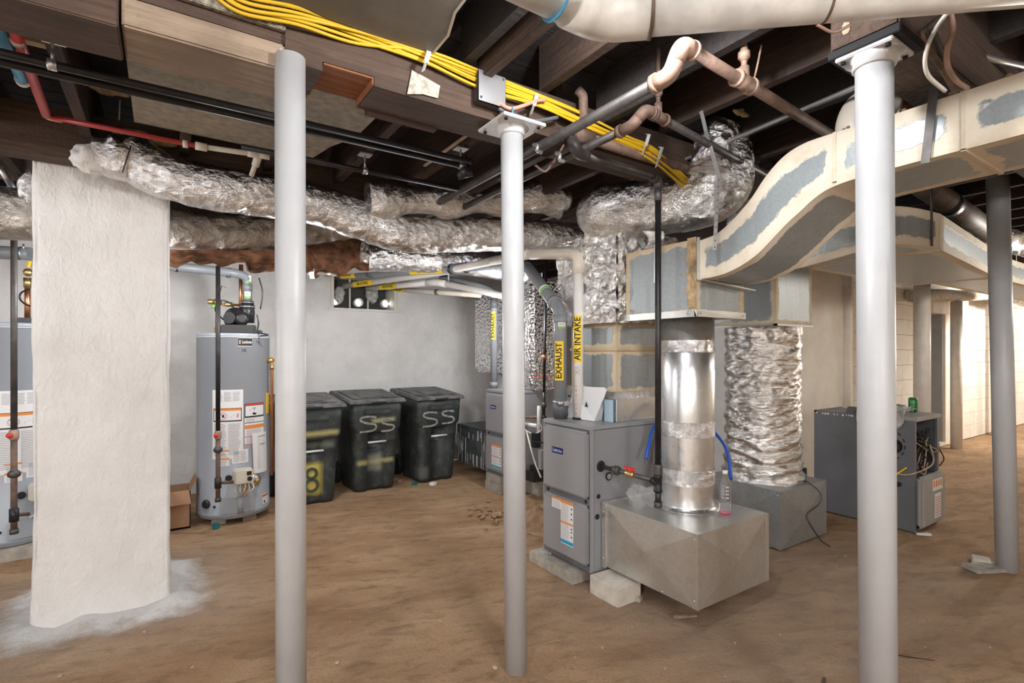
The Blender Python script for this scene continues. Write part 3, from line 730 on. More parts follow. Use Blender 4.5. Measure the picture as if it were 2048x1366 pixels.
# elbow box and S-shaped duct, mastic on every seam
KS = 1.068; DX0, DX1 = 2.35, 2.782
t = thing('supply_duct', (2.56, 1.75, 1.59), 'S-shaped sheet metal duct with cream mastic seams rising to the upper right', 'duct')
BXY0, BXY1, BZ0, BZ1 = 1.756, 2.264, 1.597, 2.005
m = MB(); m.sheetbox(DX0, BXY0, BZ0, DX1, BXY1, BZ1, 14); m.build('elbow_box', 'masticold', t)
m = MB(); m.box(DX0-.008, BXY0-.008, BZ0-.006, DX0+.01, BXY1+.01, BZ0+.032); m.box(DX0-.008, BXY0-.008, BZ0-.006, DX1+.008, BXY0+.01, BZ0+.032); m.build('bottom_flange', 'galv', t, .002)
one('screw', 'steel', t, lambda m: (screws(m, [(DX0-.008, BXY1-.03, BZ0+.012), (DX0-.008, BXY0+.05, BZ0+.016)], (-1, 0, 0), .006), screws(m, [(DX0+.03, BXY0-.008, BZ0+.016), (DX1-.02, BXY0-.008, BZ0+.012)], (0, -1, 0), .006)))
m = MB(); m.grid(lambda u, v: (DX0-.006-.006*noise.noise(Vector((u*9, v*14, 2)))*(1 if 0 < u < 1 else 0), BXY0-.004+(.06+.02*noise.noise(Vector((1, v*9, 3))))*u, BZ0+.04+(BZ1-BZ0-.03)*v), 8, 30); m.build('mastic_smear', plain('rust_stained_mastic', (.66, .47, .26), .8, 0, 13, .35, .6, 40), t)
top = smoothpath([(1.725, 1.995), (1.615, 2.018), (1.452, 2.137), (1.328, 2.268), (1.214, 2.322), (1.108, 2.328), (.99, 2.321), (.85, 2.318)], 6)if False else None
TOPP = [(1.755, 1.990), (1.72, 1.993), (1.63, 2.010), (1.545, 2.060), (1.452, 2.137), (1.385, 2.215), (1.328, 2.268), (1.27, 2.304), (1.20, 2.324), (1.108, 2.328), (.99, 2.326), (.85, 2.324), (.60, 2.324), (.25, 2.326), (-.9, 2.326), (-2.4, 2.326)]
BOTP = [(1.755, 1.790), (1.70, 1.788), (1.60, 1.796), (1.50, 1.825), (1.41, 1.872), (1.33, 1.938), (1.27, 1.988), (1.213, 2.028), (1.16, 2.066), (1.10, 2.095), (1.01, 2.110), (.85, 2.116), (.60, 2.118), (.25, 2.120), (-.9, 2.120), (-2.4, 2.120)]
def smoothc(P, n=5): return smoothpath([(0, y, z) for y, z in P], n)
TP, BP = smoothc(TOPP), smoothc(BOTP)
nseg = len(TP)-1; SEAMS = [1.745, 1.07, .645, .2, -.9, -2.4]
def at(P, u):
    f = u*nseg; i = min(int(f), nseg-1); return P[i].lerp(P[i+1], f-i)
def sd(y): return min(abs(y-q) for q in SEAMS)+.012
m = MB()
m.grid(lambda u, v: (lambda p: (DX0, p.y, p.z))(at(BP, u).lerp(at(TP, u), v)), nseg, 10, False, lambda u, v: min(v*.2, (1-v)*.2, sd(at(BP, u).lerp(at(TP, u), v).y)))
m.grid(lambda u, v: (lambda p: (DX1, p.y, p.z))(at(BP, u).lerp(at(TP, u), 1-v)), nseg, 4, False, lambda u, v: min(v*.2, (1-v)*.2))
m.grid(lambda u, v: (DX0+(DX1-DX0)*(1-v), at(BP, u).y, at(BP, u).z), nseg, 14, True, lambda u, v: min(v*.43, (1-v)*.43, sd(at(BP, u).y)))
m.grid(lambda u, v: (DX0+(DX1-DX0)*v, at(TP, u).y, at(TP, u).z), nseg, 14, True, lambda u, v: min(v*.43, (1-v)*.43))
m.build('s_bend', 'mastic', t)
for y in (1.07, .645): m = MB(); [m.box(DX0-.004, y-.008, 2.114, DX0+.006, y+.008, 2.33), m.box(DX0-.004, y-.008, 2.112, DX1+.004, y+.008, 2.122)]; m.build('drive_cleat', 'mastic', t, .002)
m = MB(); m.box(DX0-.005, BXY0-.022, 1.785, DX0+.003, BXY0-.008, 2.01); m.bar((DX0, BXY0-.01, 1.785), (DX1+.03, BXY0-.03, 1.755), .05, .006); m.build('collar_lip', 'galv', t)
m = MB()
for i in range(16):
    f = i/15; pa = D(1402+32*f-12*f*f, 222+130*f*.9, 2.62-.02*f) if i < 6 else D(1437-8*(i-6)/9, 350+150*(i-6)/9, 2.56)
    if i: m.bar(q, pa, .018, .002, (-1, -.2, 0))
    q = pa
m.build('perforated_strap', 'steel', t)
m = MB(); k0, k1 = D(1438, 360, 2.552), D(1430, 495, 2.552)
for i in range(11): p = k0.lerp(k1, i/10); m.lathe([(.003, 0), (.003, .002)], p-V(.003, .0015, 0), (-1, -.4, 0), 8)
m.build('strap_hole', 'ink', t)
m = MB(); m.bar((DX0-.012, .720, 2.42), (DX0-.012, .752, 2.10), .028, .004, (-1, 0, 0)); m.build('hanger_strap', 'irongrey', t)
m = MB(); m.bar((DX0-.012, 2.02, 2.02), (DX0-.012, 2.025, 1.80), .022, .003, (-1, 0, 0)); m.build('support_strap', 'steel', t)

# ------------------------------------------------------------------ trunk on the near furnace: bright sleeve, old box with mastic, foil wrap above
t = thing('supply_plenum', (2.62, 2.57, .96), 'old mastic-smeared metal plenum on top of the near furnace', 'duct box')
m = MB(); m.box(2.365, 2.36, .960, 2.84, 2.765, 1.125); m.box(2.36, 2.355, 1.118, 2.845, 2.77, 1.135); m.build('sleeve', 'galvnew', t, .003)
m = MB(); m.sheetbox(2.37, 2.365, 1.135, 2.84, 2.80, 1.42, 10, 'xXyY'); m.sheetbox(2.37, 2.365, 1.42, 2.84, 2.80, 1.60, 10, 'xXyYZ'); m.build('plenum_box', 'masticold', t)
m = MB(); m.box(2.36, 2.355, 1.41, 2.85, 2.81, 1.43); m.build('seam_cleat', 'masticold', t, .003)
m = MB(); m.grid(lambda u, v: (2.359-.002*abs(noise.noise(Vector((u*30, v*5, 1)))), 2.352+.42*u, 1.105+.045*v), 40, 5); m.grid(lambda u, v: (2.359+.46*u, 2.352-.002*abs(noise.noise(Vector((u*30, v*5, 4)))), 1.105+.045*v), 40, 5); m.build('foil_tape', 'foil', t)
def foilbox(x0, y0, z0, x1, y1, z1, amp, sc_, n=46):
    m = MB(); cf = crumple(amp, sc_); mid = Vector(((x0+x1)/2, (y0+y1)/2, 0))
    per = 2*((x1-x0)+(y1-y0))
    def f(u, v):
        t_ = u*per; z = z0+(z1-z0)*v
        if t_ < x1-x0: p = Vector((x0+t_, y0, z)); nn = Vector((0, -1, 0))
        elif t_ < x1-x0+y1-y0: p = Vector((x1, y0+t_-(x1-x0), z)); nn = Vector((1, 0, 0))
        elif t_ < 2*(x1-x0)+y1-y0: p = Vector((x1-(t_-(x1-x0)-(y1-y0)), y1, z)); nn = Vector((0, 1, 0))
        else: p = Vector((x0, y1-(t_-2*(x1-x0)-(y1-y0)), z)); nn = Vector((-1, 0, 0))
        ro = (p-mid); ro.z = 0
        return p + (nn*.7+ro.normalized()*.3)*cf(p)
    m.grid(f, n*4, n, True); return m
m = foilbox(2.30, 2.29, 1.585, 2.88, 2.86, 2.16, .035, 11, 60); m.build('foil_wrap', 'foil', t)

# ------------------------------------------------------------------ second furnace bay: riser wrapped in foil, dull box, flat duct
pl2 = plenum('return_plenum', 'galvdull', 3.60, 1.992, .01, 4.236, 2.62, .42, 'dull cross-creased metal box behind the bright one', flange=False)
m = MB(); m.sheet((3.598, 1.99, .42), (4.238, 1.99, .42), (4.238, 2.62, .42), (3.598, 2.62, .42), 2); m.build('dusty_top', plain('dusty_metal', (.50, .44, .36), .8, .2, 8, .15), pl2)
t = thing('wrapped_riser', (3.92, 2.32, .42), 'foil-wrapped round riser standing on the dull metal box', 'duct')
m = MB(); cf = crumple(.016, 10)
def wrap(u, v):
    a = u*2*PI; z = .415+1.18*v
    r = .262 + .012*math.sin(v*75+3*math.sin(a*2)+4*noise.noise(Vector((a, v*4, 0))))*(1-v*.75) + .03*(1-v)**8 + .016*math.sin(a*9+v*3)*max(0, v-.72)/.28
    p = Vector((3.92+r*math.cos(a), 2.32+r*math.sin(a), z)); r += cf(Vector((p.x, p.y, p.z*2.2)))
    return (3.92+r*math.cos(a), 2.32+r*math.sin(a), z)
m.grid(wrap, 150, 150); m.build('foil_wrap', 'foilv', t)
t = thing('flat_duct', (4.6, 1.8, 1.58), 'wide flat metal duct with cream seams, low along the corridor ceiling', 'duct')
m = MB(); m.sheetbox(3.62, 2.04, 1.60, 4.12, 2.58, 2.07, 12); m.build('elbow_box', 'masticold', t)
m = MB(); m.box(3.612, 2.032, 1.592, 4.128, 2.052, 1.606); m.box(3.612, 2.032, 1.592, 3.63, 2.59, 1.606); m.build('bottom_flange', 'galvdull', t)
FZ0, FZ1 = 2.06, 2.29
fr = smoothpath([(3.30, 1.95), (3.32, 1.74), (3.42, 1.52), (3.60, 1.37), (3.85, 1.285), (4.13, 1.25)], 6) if False else smoothpath([(3.30, 1.95, 0), (3.32, 1.74, 0), (3.42, 1.52, 0), (3.60, 1.37, 0), (3.85, 1.285, 0), (4.13, 1.25, 0)], 6)
fr += [Vector((4.13+(6.08-4.13)*k/12, 1.25+.19*k/12, 0)) for k in range(1, 13)]
n = len(fr)-1
def fat(u): f = u*n; i = min(int(f), n-1); return fr[i].lerp(fr[i+1], f-i)
def drop(p): return max(0, (3.75-p.x)/.45)**2*.16
m = MB(); sx = [4.13, 6.05]
m.grid(lambda u, v: (lambda p: (p.x, p.y, FZ0-drop(p)*.9+(FZ1-FZ0-drop(p)*.1)*v))(fat(u)), n, 8, False, lambda u, v: min(v*.23, (1-v)*.23, min(abs(fat(u).x-q) for q in sx)))
m.grid(lambda u, v: (lambda p: (p.x, p.y+(2.12-p.y)*v, FZ0-drop(p)*.9))(fat(u)), n, 16, False, lambda u, v: min(v*.7, (1-v)*.7, min(abs(fat(u).x-q) for q in sx)))
m.grid(lambda u, v: (lambda p: (p.x, p.y+(2.12-p.y)*v, FZ1-drop(p)))(fat(u)), n, 16, False, lambda u, v: min(v*.7, (1-v)*.7))
m.sheet((6.08, 2.12, FZ0), (3.3, 2.12, FZ0), (3.3, 2.12, FZ1), (6.08, 2.12, FZ1), 12)
m.build('wide_section', 'mastic', t)
boxp('drive_cleat', 'mastic', t, 4.122, 1.243, FZ0-.006, 4.138, 2.12, FZ0+.004, bevel=.002); boxp('drive_cleat', 'mastic', t, 6.06, 1.43, FZ0-.006, 6.085, 2.13, FZ0+.005, bevel=.002)
m = MB(); m.sheetbox(6.085, 1.47, FZ0+.01, 10.5, 1.95, FZ1-.01, 14); m.build('narrow_section', 'mastic', t)
m = MB(); m.bar((4.02, 1.262, 2.56), (4.02, 1.258, 2.07), .03, .004, (0, -1, 0)); m.build('hanger_strap', 'irongrey', t)

# ------------------------------------------------------------------ foil ducts under the joists
t = thing('foil_duct', D(650, 415, 3.25), 'long foil-wrapped duct running from the pier to the furnaces', 'duct')
pts = [D(250, 305, 2.66), D(330, 352, 2.74), D(420, 375, 2.85), D(520, 390, 3.0), D(650, 415, 3.22), D(730, 445, 3.36), D(810, 468, 3.5), D(900, 470, 3.66), D(1000, 470, 3.85), D(1140, 476, 4.15), D(1230, 480, 4.3)]
m = MB(); m.tube(smoothpath(pts, 26), .118, 64, disp=crumple(.34, 8)); m.build('wrap', 'foil', t)
m = MB(); m.tube(smoothpath([D(178, 300, 2.55), D(215, 312, 2.6), D(262, 318, 2.66), D(300, 345, 2.70)], 12), lambda f: .075+.035*math.sin(f*PI), 40, disp=crumple(.5, 8)); m.build('loose_end', 'foil', t)
m = MB(); m.ball(D(188, 318, 2.56), .085, 20, (1, .8, .7), crumple(.03, 12)); m.build('plaster_dab', 'plaster', t)
m = MB(); m.bar(D(245, 345, 2.52), D(262, 292, 2.54), .012, .006); m.build('dark_strap', 'iron', t)
t = thing('foil_duct', D(870, 405, 3.45), 'higher foil duct behind the black pipes, just above the long one', 'duct')
m = MB(); m.tube(smoothpath([D(735, 398, 3.25), D(860, 402, 3.45), D(980, 402, 3.65), D(1060, 402, 3.75), D(1120, 405, 3.8)], 26), lambda f: .098+.02*math.sin(f*20), 56, disp=crumple(.4, 9)); m.build('wrap', 'foil', t)
t = thing('foil_duct', D(440, 460, 3.7), 'dusty foil duct with torn brown wool below, above the water heater', 'duct')
pts = [D(-90, 425, 3.0), D(20, 428, 3.08), D(330, 448, 3.5), D(470, 462, 3.72), D(600, 462, 3.95), D(690, 462, 4.12)]
m = MB(); m.tube(smoothpath(pts, 26), .155, 64, disp=crumple(.22, 6)); m.build('wrap', 'foilgrey', t)
m = MB()
def torn(u, v):
    p = Vector(D(334+290*u, 505, 3.5+.42*u)); y = .02+v*(.10+.045*noise.noise(Vector((u*9, 0, 0))) + (.06 if u > .55 else 0))
    return p + V(.02*noise.noise(Vector((u*12, v*4, 7))), -.05+.12*v*(1-v)+.04*noise.noise(Vector((u*9, v*5, 1))), -y+.03)
m.grid(torn, 60, 14); m.grid(lambda u, v: torn(u, 1)+V(0, .2*v, .04*v), 60, 4); m.build('torn_wool', 'insul', t)
m = MB()
def flap(u, v):
    px = 612+(738-612)*u; top_ = 492-22*u; low = 492+(560-505)*min(1, u/.12)*(1-.0*u) if u < .12 else 552-16*max(0, u-.35)/.65+6*math.sin(u*14)
    q = D(px, top_+(low-top_)*v, 3.86+.22*u-.07*math.sin(v*PI))
    return q+V(0, .025*noise.noise(Vector((u*9, v*7, 3))), 0)
m.grid(flap, 44, 24); m.grid(lambda u, v: flap(u, 1)+V(0, .14*v, .02*v), 44, 3); m.build('torn_wool', 'insul', t)
m = MB(); m.ball(D(728, 505, 3.98), .05, 14, (.7, .7, 1.4), crumple(.03, 14)); m.build('loose_foil', 'foil', t); m = MB(); m.ball(D(650, 548, 3.9), .03, 10, (1.6, .7, .5), crumple(.02, 14)); m.build('loose_foil', 'foil', t)
t = thing('foil_duct', D(850, 530, 5.3), 'bright silver duct over the basement window', 'duct')
m = MB(); m.tube(smoothpath([D(600, 532, 4.75), D(740, 517, 5.0), D(880, 521, 5.2), D(1000, 535, 5.3), D(1060, 552, 5.35)], 22), .128, 56, disp=crumple(.12, 9)); m.build('wrap', 'foil', t)
t = thing('foil_elbow_duct', D(1320, 400, 3.0), 'fat foil-wrapped elbow duct above the S-shaped duct box', 'duct')
pts = [D(1160, 420, 3.35), D(1195, 425, 3.3), D(1260, 420, 3.22), D(1340, 410, 3.12), D(1405, 398, 3.02), D(1450, 368, 2.98), D(1458, 320, 2.98), D(1440, 262, 3.0)]
m = MB(); m.tube(smoothpath(pts, 24), lambda f: .165*min(1, (f*9+.12))**.5*(1 if f < .6 else 1-.35*(f-.6)/.4), 72, disp=crumple(.28, 7)); m.build('wrap', 'foil', t)
m = MB(); m.tube(smoothpath([D(1418, 345, 2.86), D(1425, 300, 2.86), D(1440, 262, 2.9)], 16), .10, 40, disp=crumple(.5, 9)); m.build('branch_wrap', 'foil', t)
m = MB(); m.grid(lambda u, v: D(1285+12*math.sin(v*3)+42*u*(.4+.6*(1-v)), 462+36*v, 3.08-.05*u), 12, 12); m.build('loose_foil', 'foil', t); m = MB(); m.grid(lambda u, v: D(1168+75*u, 452+34*v, 3.3-.06*u+.03*noise.noise(Vector((u*7, v*7, 2)))), 20, 10); m.build('loose_foil', 'foil', t)
t = thing('foil_duct', D(1490, 380, 3.5), 'narrow upright foil duct right of the fat foil elbow', 'duct')
m = MB(); m.tube(smoothpath([D(1476, 505, 3.5), D(1482, 440, 3.5), D(1490, 380, 3.5), D(1492, 300, 3.55)], 22), .088, 44, disp=crumple(.2, 9)); m.build('wrap', 'foil', t)
t = thing('foil_duct', D(1095, 400, 3.9), 'lumpy foil duct end hanging right of the middle column', 'duct')
m = MB(); m.tube(smoothpath([D(1040, 402, 3.6), D(1090, 392, 3.62), D(1135, 402, 3.7)], 16), lambda f: .11*math.sin(PI*(.12+.76*f))**.5, 44, disp=crumple(.5, 9)); m.build('wrap', 'foil', t)
t = thing('wrapped_pipe', D(1880, 590, 8.0), 'pale wrapped duct running low to the block wall over the doorway', 'duct')
m = MB(); m.tube(smoothpath([D(1822, 592, 7.0), D(1875, 590, 7.3), D(1930, 592, 7.8), D(1990, 588, 8.4)], 10), .075, 30, disp=crumple(.8, 9)); m.build('wrap', 'kraft', t)
t = thing('drain_pipe', D(1870, 400, 3.6), 'thick brownish pipe hidden behind the S-shaped duct', 'pipe')
m = MB(); m.tube([D(1822, 352, 3.6), D(1925, 425, 4.3), D(1990, 470, 5.0)], .085, 24); m.build('pipe', 'brownpipe', t)
m = MB(); m.tube([D(1893, 405, 4.05), D(1903, 412, 4.12)], .09, 24); m.build('coupling', 'iron', t)
t = thing('foil_duct', D(1965, 480, 5.0), 'foil duct bundle behind the shaded right column', 'duct')
m = MB(); m.tube(smoothpath([D(1935, 455, 5.0), D(1985, 470, 5.2), D(2060, 490, 5.6)], 14), .13, 40, disp=crumple(.4, 9)); m.build('wrap', 'foil', t)
t = thing('foil_duct', D(2030, 600, 9), 'foil duct end low behind the shaded right column', 'duct')
m = MB(); m.tube(smoothpath([D(2030, 590, 8), D(2060, 600, 8.5), D(2100, 600, 9)], 10), .12, 30, disp=crumple(.4, 9)); m.build('wrap', 'foilgrey', t)
m = MB(); m.tube(smoothpath([D(1715, 285, 2.3), D(1710, 250, 2.3), D(1728, 215, 2.3), D(1780, 200, 2.3)], 10), .075, 30); tag(m.build('white_elbow', 'pvcdirty'), 'dirty white pipe elbow behind the right foreground column', 'pipe')
m = MB(); m.ball(D(1800, 200, 2.35), .07, 14, (1.3, .9, .7), crumple(.04, 18)); tag(m.build('debris_clump', 'insul'), 'brown debris clump lying on the S-shaped duct', 'debris')
# dust and crumbs along the top edge of the S-shaped duct
m = MB()
for i in range(46): m.ball((DX0+random.uniform(0, .06), random.uniform(.3, 1.2), 2.328+random.uniform(0, .006)), random.uniform(.004, .012), 4, (1, 1, .7))
o = m.build('dust_crumbs', 'mound'); tag(o, 'brown crumbs and dust along the top edge of the S-shaped duct', 'debris'); o['kind'] = 'stuff'
# ------------------------------------------------------------------ rear furnace and its ducts
f2 = furnace(2.80, 4.20, 4.672, .16, 1.02, 'grey gas furnace at the back, half hidden by the middle column', .73, True)
door_label(f2, 2.80-.0342, 4.34, 4.52, .24, .47)
boxp('print', 'oldgrey', f2, 2.765, 4.345, .40, 2.7655, 4.47, .455); boxp('print', 'oldgrey', f2, 2.765, 4.345, .335, 2.7655, 4.47, .385)
block((2.77, 4.36, -.015), (3.0, 4.66, .08), 'lower concrete block under the front of the back furnace')
block((2.775, 4.37, .08), (2.99, 4.65, .16), 'upper concrete block under the front of the back furnace')
block((3.05, 4.10, -.015), (3.55, 4.35, .155), 'long concrete block under the side of the back furnace')
block((3.10, 4.36, -.015), (3.5, 4.6, .158), 'hidden inner concrete block under the back furnace')
t = thing('bubble_wrap_plenum', (3.2, 4.5, 1.02), 'duct wrapped in bubble foil on top of the back furnace', 'duct box')
def bubble(name, x0, y0, z0, x1, y1, z1, rr=.04):
    m = MB(); m.box(x0, y0, z0, x1, y1, z1); return m.build(name, 'bubble', t, rr, 4)
bubble('foil_jacket', 3.0, 4.15, 1.022, 3.48, 4.64, 2.12); bubble('side_jacket', 3.04, 4.64, 1.17, 3.5, 5.38, 2.05)
one('red_print', 'red_ink', t, lambda m: [m.box(3.03+i*.045, 4.147, 1.155+.006*(i % 2), 3.06+i*.045, 4.1495, 1.167+.006*(i % 2)) for i in range(9)])
pl3 = plenum('return_plenum', 'galvdrip', 2.95, 4.75, .09, 3.55, 5.62, .54, 'dark metal box streaked with white paint beside the back furnace', flange=False)
m = MB()
for i in range(60):
    y = random.uniform(4.78, 5.6); z1 = random.uniform(.3, .53); m.box(2.9375, y, max(.1, z1-random.uniform(.05, .35)), 2.939, y+random.uniform(.003, .012), z1)
m.build('paint_drip', 'columnend', pl3)
m = MB(); m.tube([(3.2, 4.90, .53), (3.2, 4.92, 1.2)], .12, 20); tag(m.build('duct_drop', 'galvdull'), 'grey round drop beside the back furnace, under the bubble foil', 'duct')
tag(one('condensate_pump', 'black', None, lambda m: (m.box(2.93, 4.02, .155, 3.16, 4.16, .25), m.box(2.97, 4.04, .25, 3.1, 4.14, .30))), 'black condensate pump at the side of the back furnace', 'pump')
t = thing('gas_line', D(1088, 700, 5.0), 'thin black gas pipe with a copper valve beside the back furnace', 'pipe')
tubep('pipe', 'iron', t, [D(1093, 466, 4.95), D(1088, 785, 4.95)], .014); tubep('pipe', 'iron', t, [D(1088, 785, 4.95), D(1087, 835, 4.95)], .017)
tubep('pipe', 'rust', t, [D(1050, 835, 4.98), D(1088, 834, 4.95)], .014); one('union', 'irongrey', t, lambda m: m.cyl(D(1088, 805, 4.95), D(1088, 815, 4.95), .024)); one('elbow', 'iron', t, lambda m: m.ball(D(1088, 834, 4.95), .024, 8))
one('valve', 'copper', t, lambda m: (m.ball(D(1088, 714, 4.95), .026, 8), m.bar(D(1080, 716, 4.9), D(1090, 712, 4.9), .02, .012)))
t = thing('condensate_line', D(1080, 830, 4.7), 'white drain tube and pump fittings between the two furnaces', 'pipe')
tubep('pipe', 'pvc', t, [D(1078, 812, 4.6), D(1077, 865, 4.6)], .016); tubep('pipe', 'pvc', t, [D(1050, 848, 5.15), D(1075, 852, 4.65)], .018)
tubep('hose', 'whitewire', t, smoothpath([D(1052, 858, 5.15), D(1060, 890, 4.65), D(1070, 925, 4.6), D(1082, 955, 4.5)]), .008, 8)
tubep('hose', 'whitewire', t, smoothpath([D(1050, 860, 4.7), D(1068, 868, 4.6), D(1084, 858, 4.55), D(1078, 845, 4.55)]), .005, 8)
one('bracket', 'black', t, lambda m: (m.box(*(D(1072, 888, 4.6)-V(.03, .03, .03)), *(D(1072, 870, 4.6)+V(.03, .03, .02))), m.bar(D(1064, 882, 4.55), D(1088, 886, 4.55), .012, .012)))
one('switch_box', 'furnace', t, lambda m: m.box(*(D(1085, 938, 4.3)-V(.03, .02, 0)), *(D(1085, 900, 4.3)+V(.03, .02, 0))))

# ------------------------------------------------------------------ plastic vent pipes
def band(t, a, b, r, m0='pvcgrey'):
    m = MB(); m.tube([a, b], r, 20); return m.build('coupling', m0, t)
def lab_v(t, cx, cy, R, z0, z1, string, size, wid, off=0.0, wth=.75):
    th = th_to_cam(cx, cy)+off; m = MB(); m.patch(cx, cy, R+.0012, th-wth, th+wth, z0, z1, 12); e = m.build('label', 'yellowlabel', t)
    one('lettering', 'ink', e, lambda m: m.text_cyl(string, size, cx, cy, R+.002, th, (z0+z1)/2, True, wid))
def sticker(t, cx, cy, R, z0, z1, off=.25):
    th = th_to_cam(cx, cy)+off; m = MB(); m.patch(cx, cy, R+.0012, th-.6, th+.6, z0, z1, 8); e = m.build('sticker', 'paper', t)
    m = MB(); m.patch(cx, cy, R+.0018, th-.6, th+.6, z0, z0+(z1-z0)*.35, 8); m.build('print', 'green_ink', e)
    m = MB(); m.patch(cx, cy, R+.0018, th-.45, th+.3, z0+(z1-z0)*.55, z0+(z1-z0)*.8, 8); m.build('print', 'grey_ink', e)
WIN = lambda px, py, y=YB+.1: (lambda p: p*1.0)(Vector((D(px, py, 1).x*y/D(px, py, 1).y, y, EYE+(D(px, py, 1).z-EYE)*y/D(px, py, 1).y)))
# exhaust of the near furnace
cx, cy = 2.20, 2.715; R = .043
t = thing('exhaust_pipe', (cx, cy, .96), 'grey exhaust pipe rising from the near furnace and bending towards the window', 'vent pipe')
e0, e1 = V(cx, cy, .965), V(cx, cy, 1.68)
a1, a2, a3, a4 = D(1056, 536, 4.15), D(1000, 528, 4.7), D(905, 538, 5.1), WIN(664, 552)
tubep('pipe', 'pvcgrey', t, [e0, e1, a1], R, 24, .07); tubep('pipe', 'pvcgrey', t, [a1+(a1-e1)*.02, a2, a3], R, 20, .1); tubep('pipe', 'pvcgrey', t, [a3, a4], R*.97, 20)
for za in (.965,): one('coupling', 'pvcgreydark', t, lambda m: m.lathe([(.047, 0), (.047, .022), (.051, .022), (.051, .12)], (cx, cy, .955), (0, 0, 1), 24))
one('hose_clamp', 'steel', t, lambda m: (m.lathe([(.053, 0), (.053, .014)], (cx, cy, 1.065), (0, 0, 1), 24), m.box(cx-.02, cy-.068, 1.05, cx+.02, cy-.05, 1.08), m.cyl((cx-.05, cy-.045, 1.06), (cx-.02, cy-.06, 1.075), .012)))
one('coupling', 'pvcgrey', t, lambda m: m.lathe([(.048, 0), (.050, .004), (.050, .055)], (cx, cy, 1.60), (0, 0, 1), 24))
d = (a1-e1).normalized(); band(t, e1+d*.10, e1+d*.15, .050); band(t, a2-V(0, 0, 0)+(a3-a2)*.0, a2+(a3-a2)*.06, .050); band(t, a3-(a3-a2)*.25, a3, .049, 'pvcgrey'); band(t, a3, a3+(a4-a3)*.012, .053, 'black'); band(t, a2+(a3-a2)*.68, a2+(a3-a2)*.70, .053, 'black')
band(t, a3+(a4-a3)*.62, a3+(a4-a3)*.66, .047, 'pvcgreydark')
lab_v(t, cx, cy, R, 1.215, 1.475, 'EXHAUST', .062, .235, -.25); sticker(t, cx, cy, R, 1.56, 1.60)
p = e1+d*.30; one('sticker', 'green_ink', t, lambda m: m.tube([p, p+d*.03], R+.0015, 20)); one('sticker', 'paper', t, lambda m: m.tube([p+d*.03, p+d*.055], R+.0015, 20))
def lab_h(t, a, b, R, string, size, wid, f0, f1):
    """yellow label wrapped on a sloping pipe a-b, the side towards the camera, text running along the pipe"""
    a, b = Vector(a), Vector(b); ax = (b-a).normalized(); mid = a.lerp(b, (f0+f1)/2); L = (b-a).length*(f1-f0)
    to = (Vector((0, 0, EYE))-mid); to = (to-ax*to.dot(ax)).normalized(); up = to.cross(ax)
    if up.z < 0: up = -up
    rt = up.cross(to)
    def P(s, q, k): return mid+rt*s+(to*math.cos(q)+up*math.sin(q))*(R+k)
    m = MB(); m.grid(lambda u, v: P((u-.5)*L, (v-.5)*2.0, .0015), 6, 8); e = m.build('label', 'yellowlabel', t)
    m = MB(); vs, fs = text_mesh(string); w0 = max(v[0] for v in vs)-min(v[0] for v in vs); m.add([P(x*wid/w0, y*size/R, .0025) for x, y in vs], fs); m.build('lettering', 'ink', e)
lab_h(t, a4, a3, R*.97, 'EXHAUST', .058, .20, .70, .94); lab_h(t, a4, a3, R*.97, 'EXHAUST', .04, .14, .10, .24)
# intake of the near furnace
ix, iy = 2.205, 2.655
ix, iy = tuple(D(1157, 838, 3.44).xy); ri = .033
t = thing('intake_pipe', (ix, iy, .96), 'white air intake pipe rising from the near furnace and running to the window', 'vent pipe')
c1 = D(1150, 505, 3.46); c1 = Vector((ix, iy, 2.055)); c2 = D(1062, 508, 3.75); c3 = D(985, 522, 4.55); c4 = WIN(690, 572)
tubep('pipe', 'pvc', t, [(ix, iy, .965), (ix, iy, 1.93)], ri, 24)
tubep('elbow', 'pvcdirty', t, [(ix, iy, 1.92), c1, c2], ri+.006, 24, .11); tubep('pipe', 'pvcdirty', t, [c2, c3], ri+.004, 20); tubep('pipe', 'pvc', t, [c3, D(880, 545, 5.3), c4], ri+.002, 20, .1)
one('foot_seal', 'blackmat', t, lambda m: m.lathe([(.041, 0), (.039, .014)], (ix, iy, .958), (0, 0, 1), 24))
lab_v(t, ix, iy, ri, 1.335, 1.645, 'AIR INTAKE', .062, .285, -.2, .85)
one('red_print', 'red_ink', t, lambda m: [m.text_cyl(s, .016, ix, iy, ri+.001, th_to_cam(ix, iy)-.45, 1.0+.03*i, True) for i, s in enumerate('PVC-DWV')])
one('pencil_mark', 'grey_ink', t, lambda m: (m.text_cyl('X', .05, ix, iy, ri+.001, th_to_cam(ix, iy)-.2, 1.27, True), m.text_cyl('R', .04, ix, iy, ri+.001, th_to_cam(ix, iy)-.2, 1.30, True)))
lab_h(t, c4, D(880, 545, 5.3), ri+.002, 'AIR INTAKE', .04, .19, .12, .34)
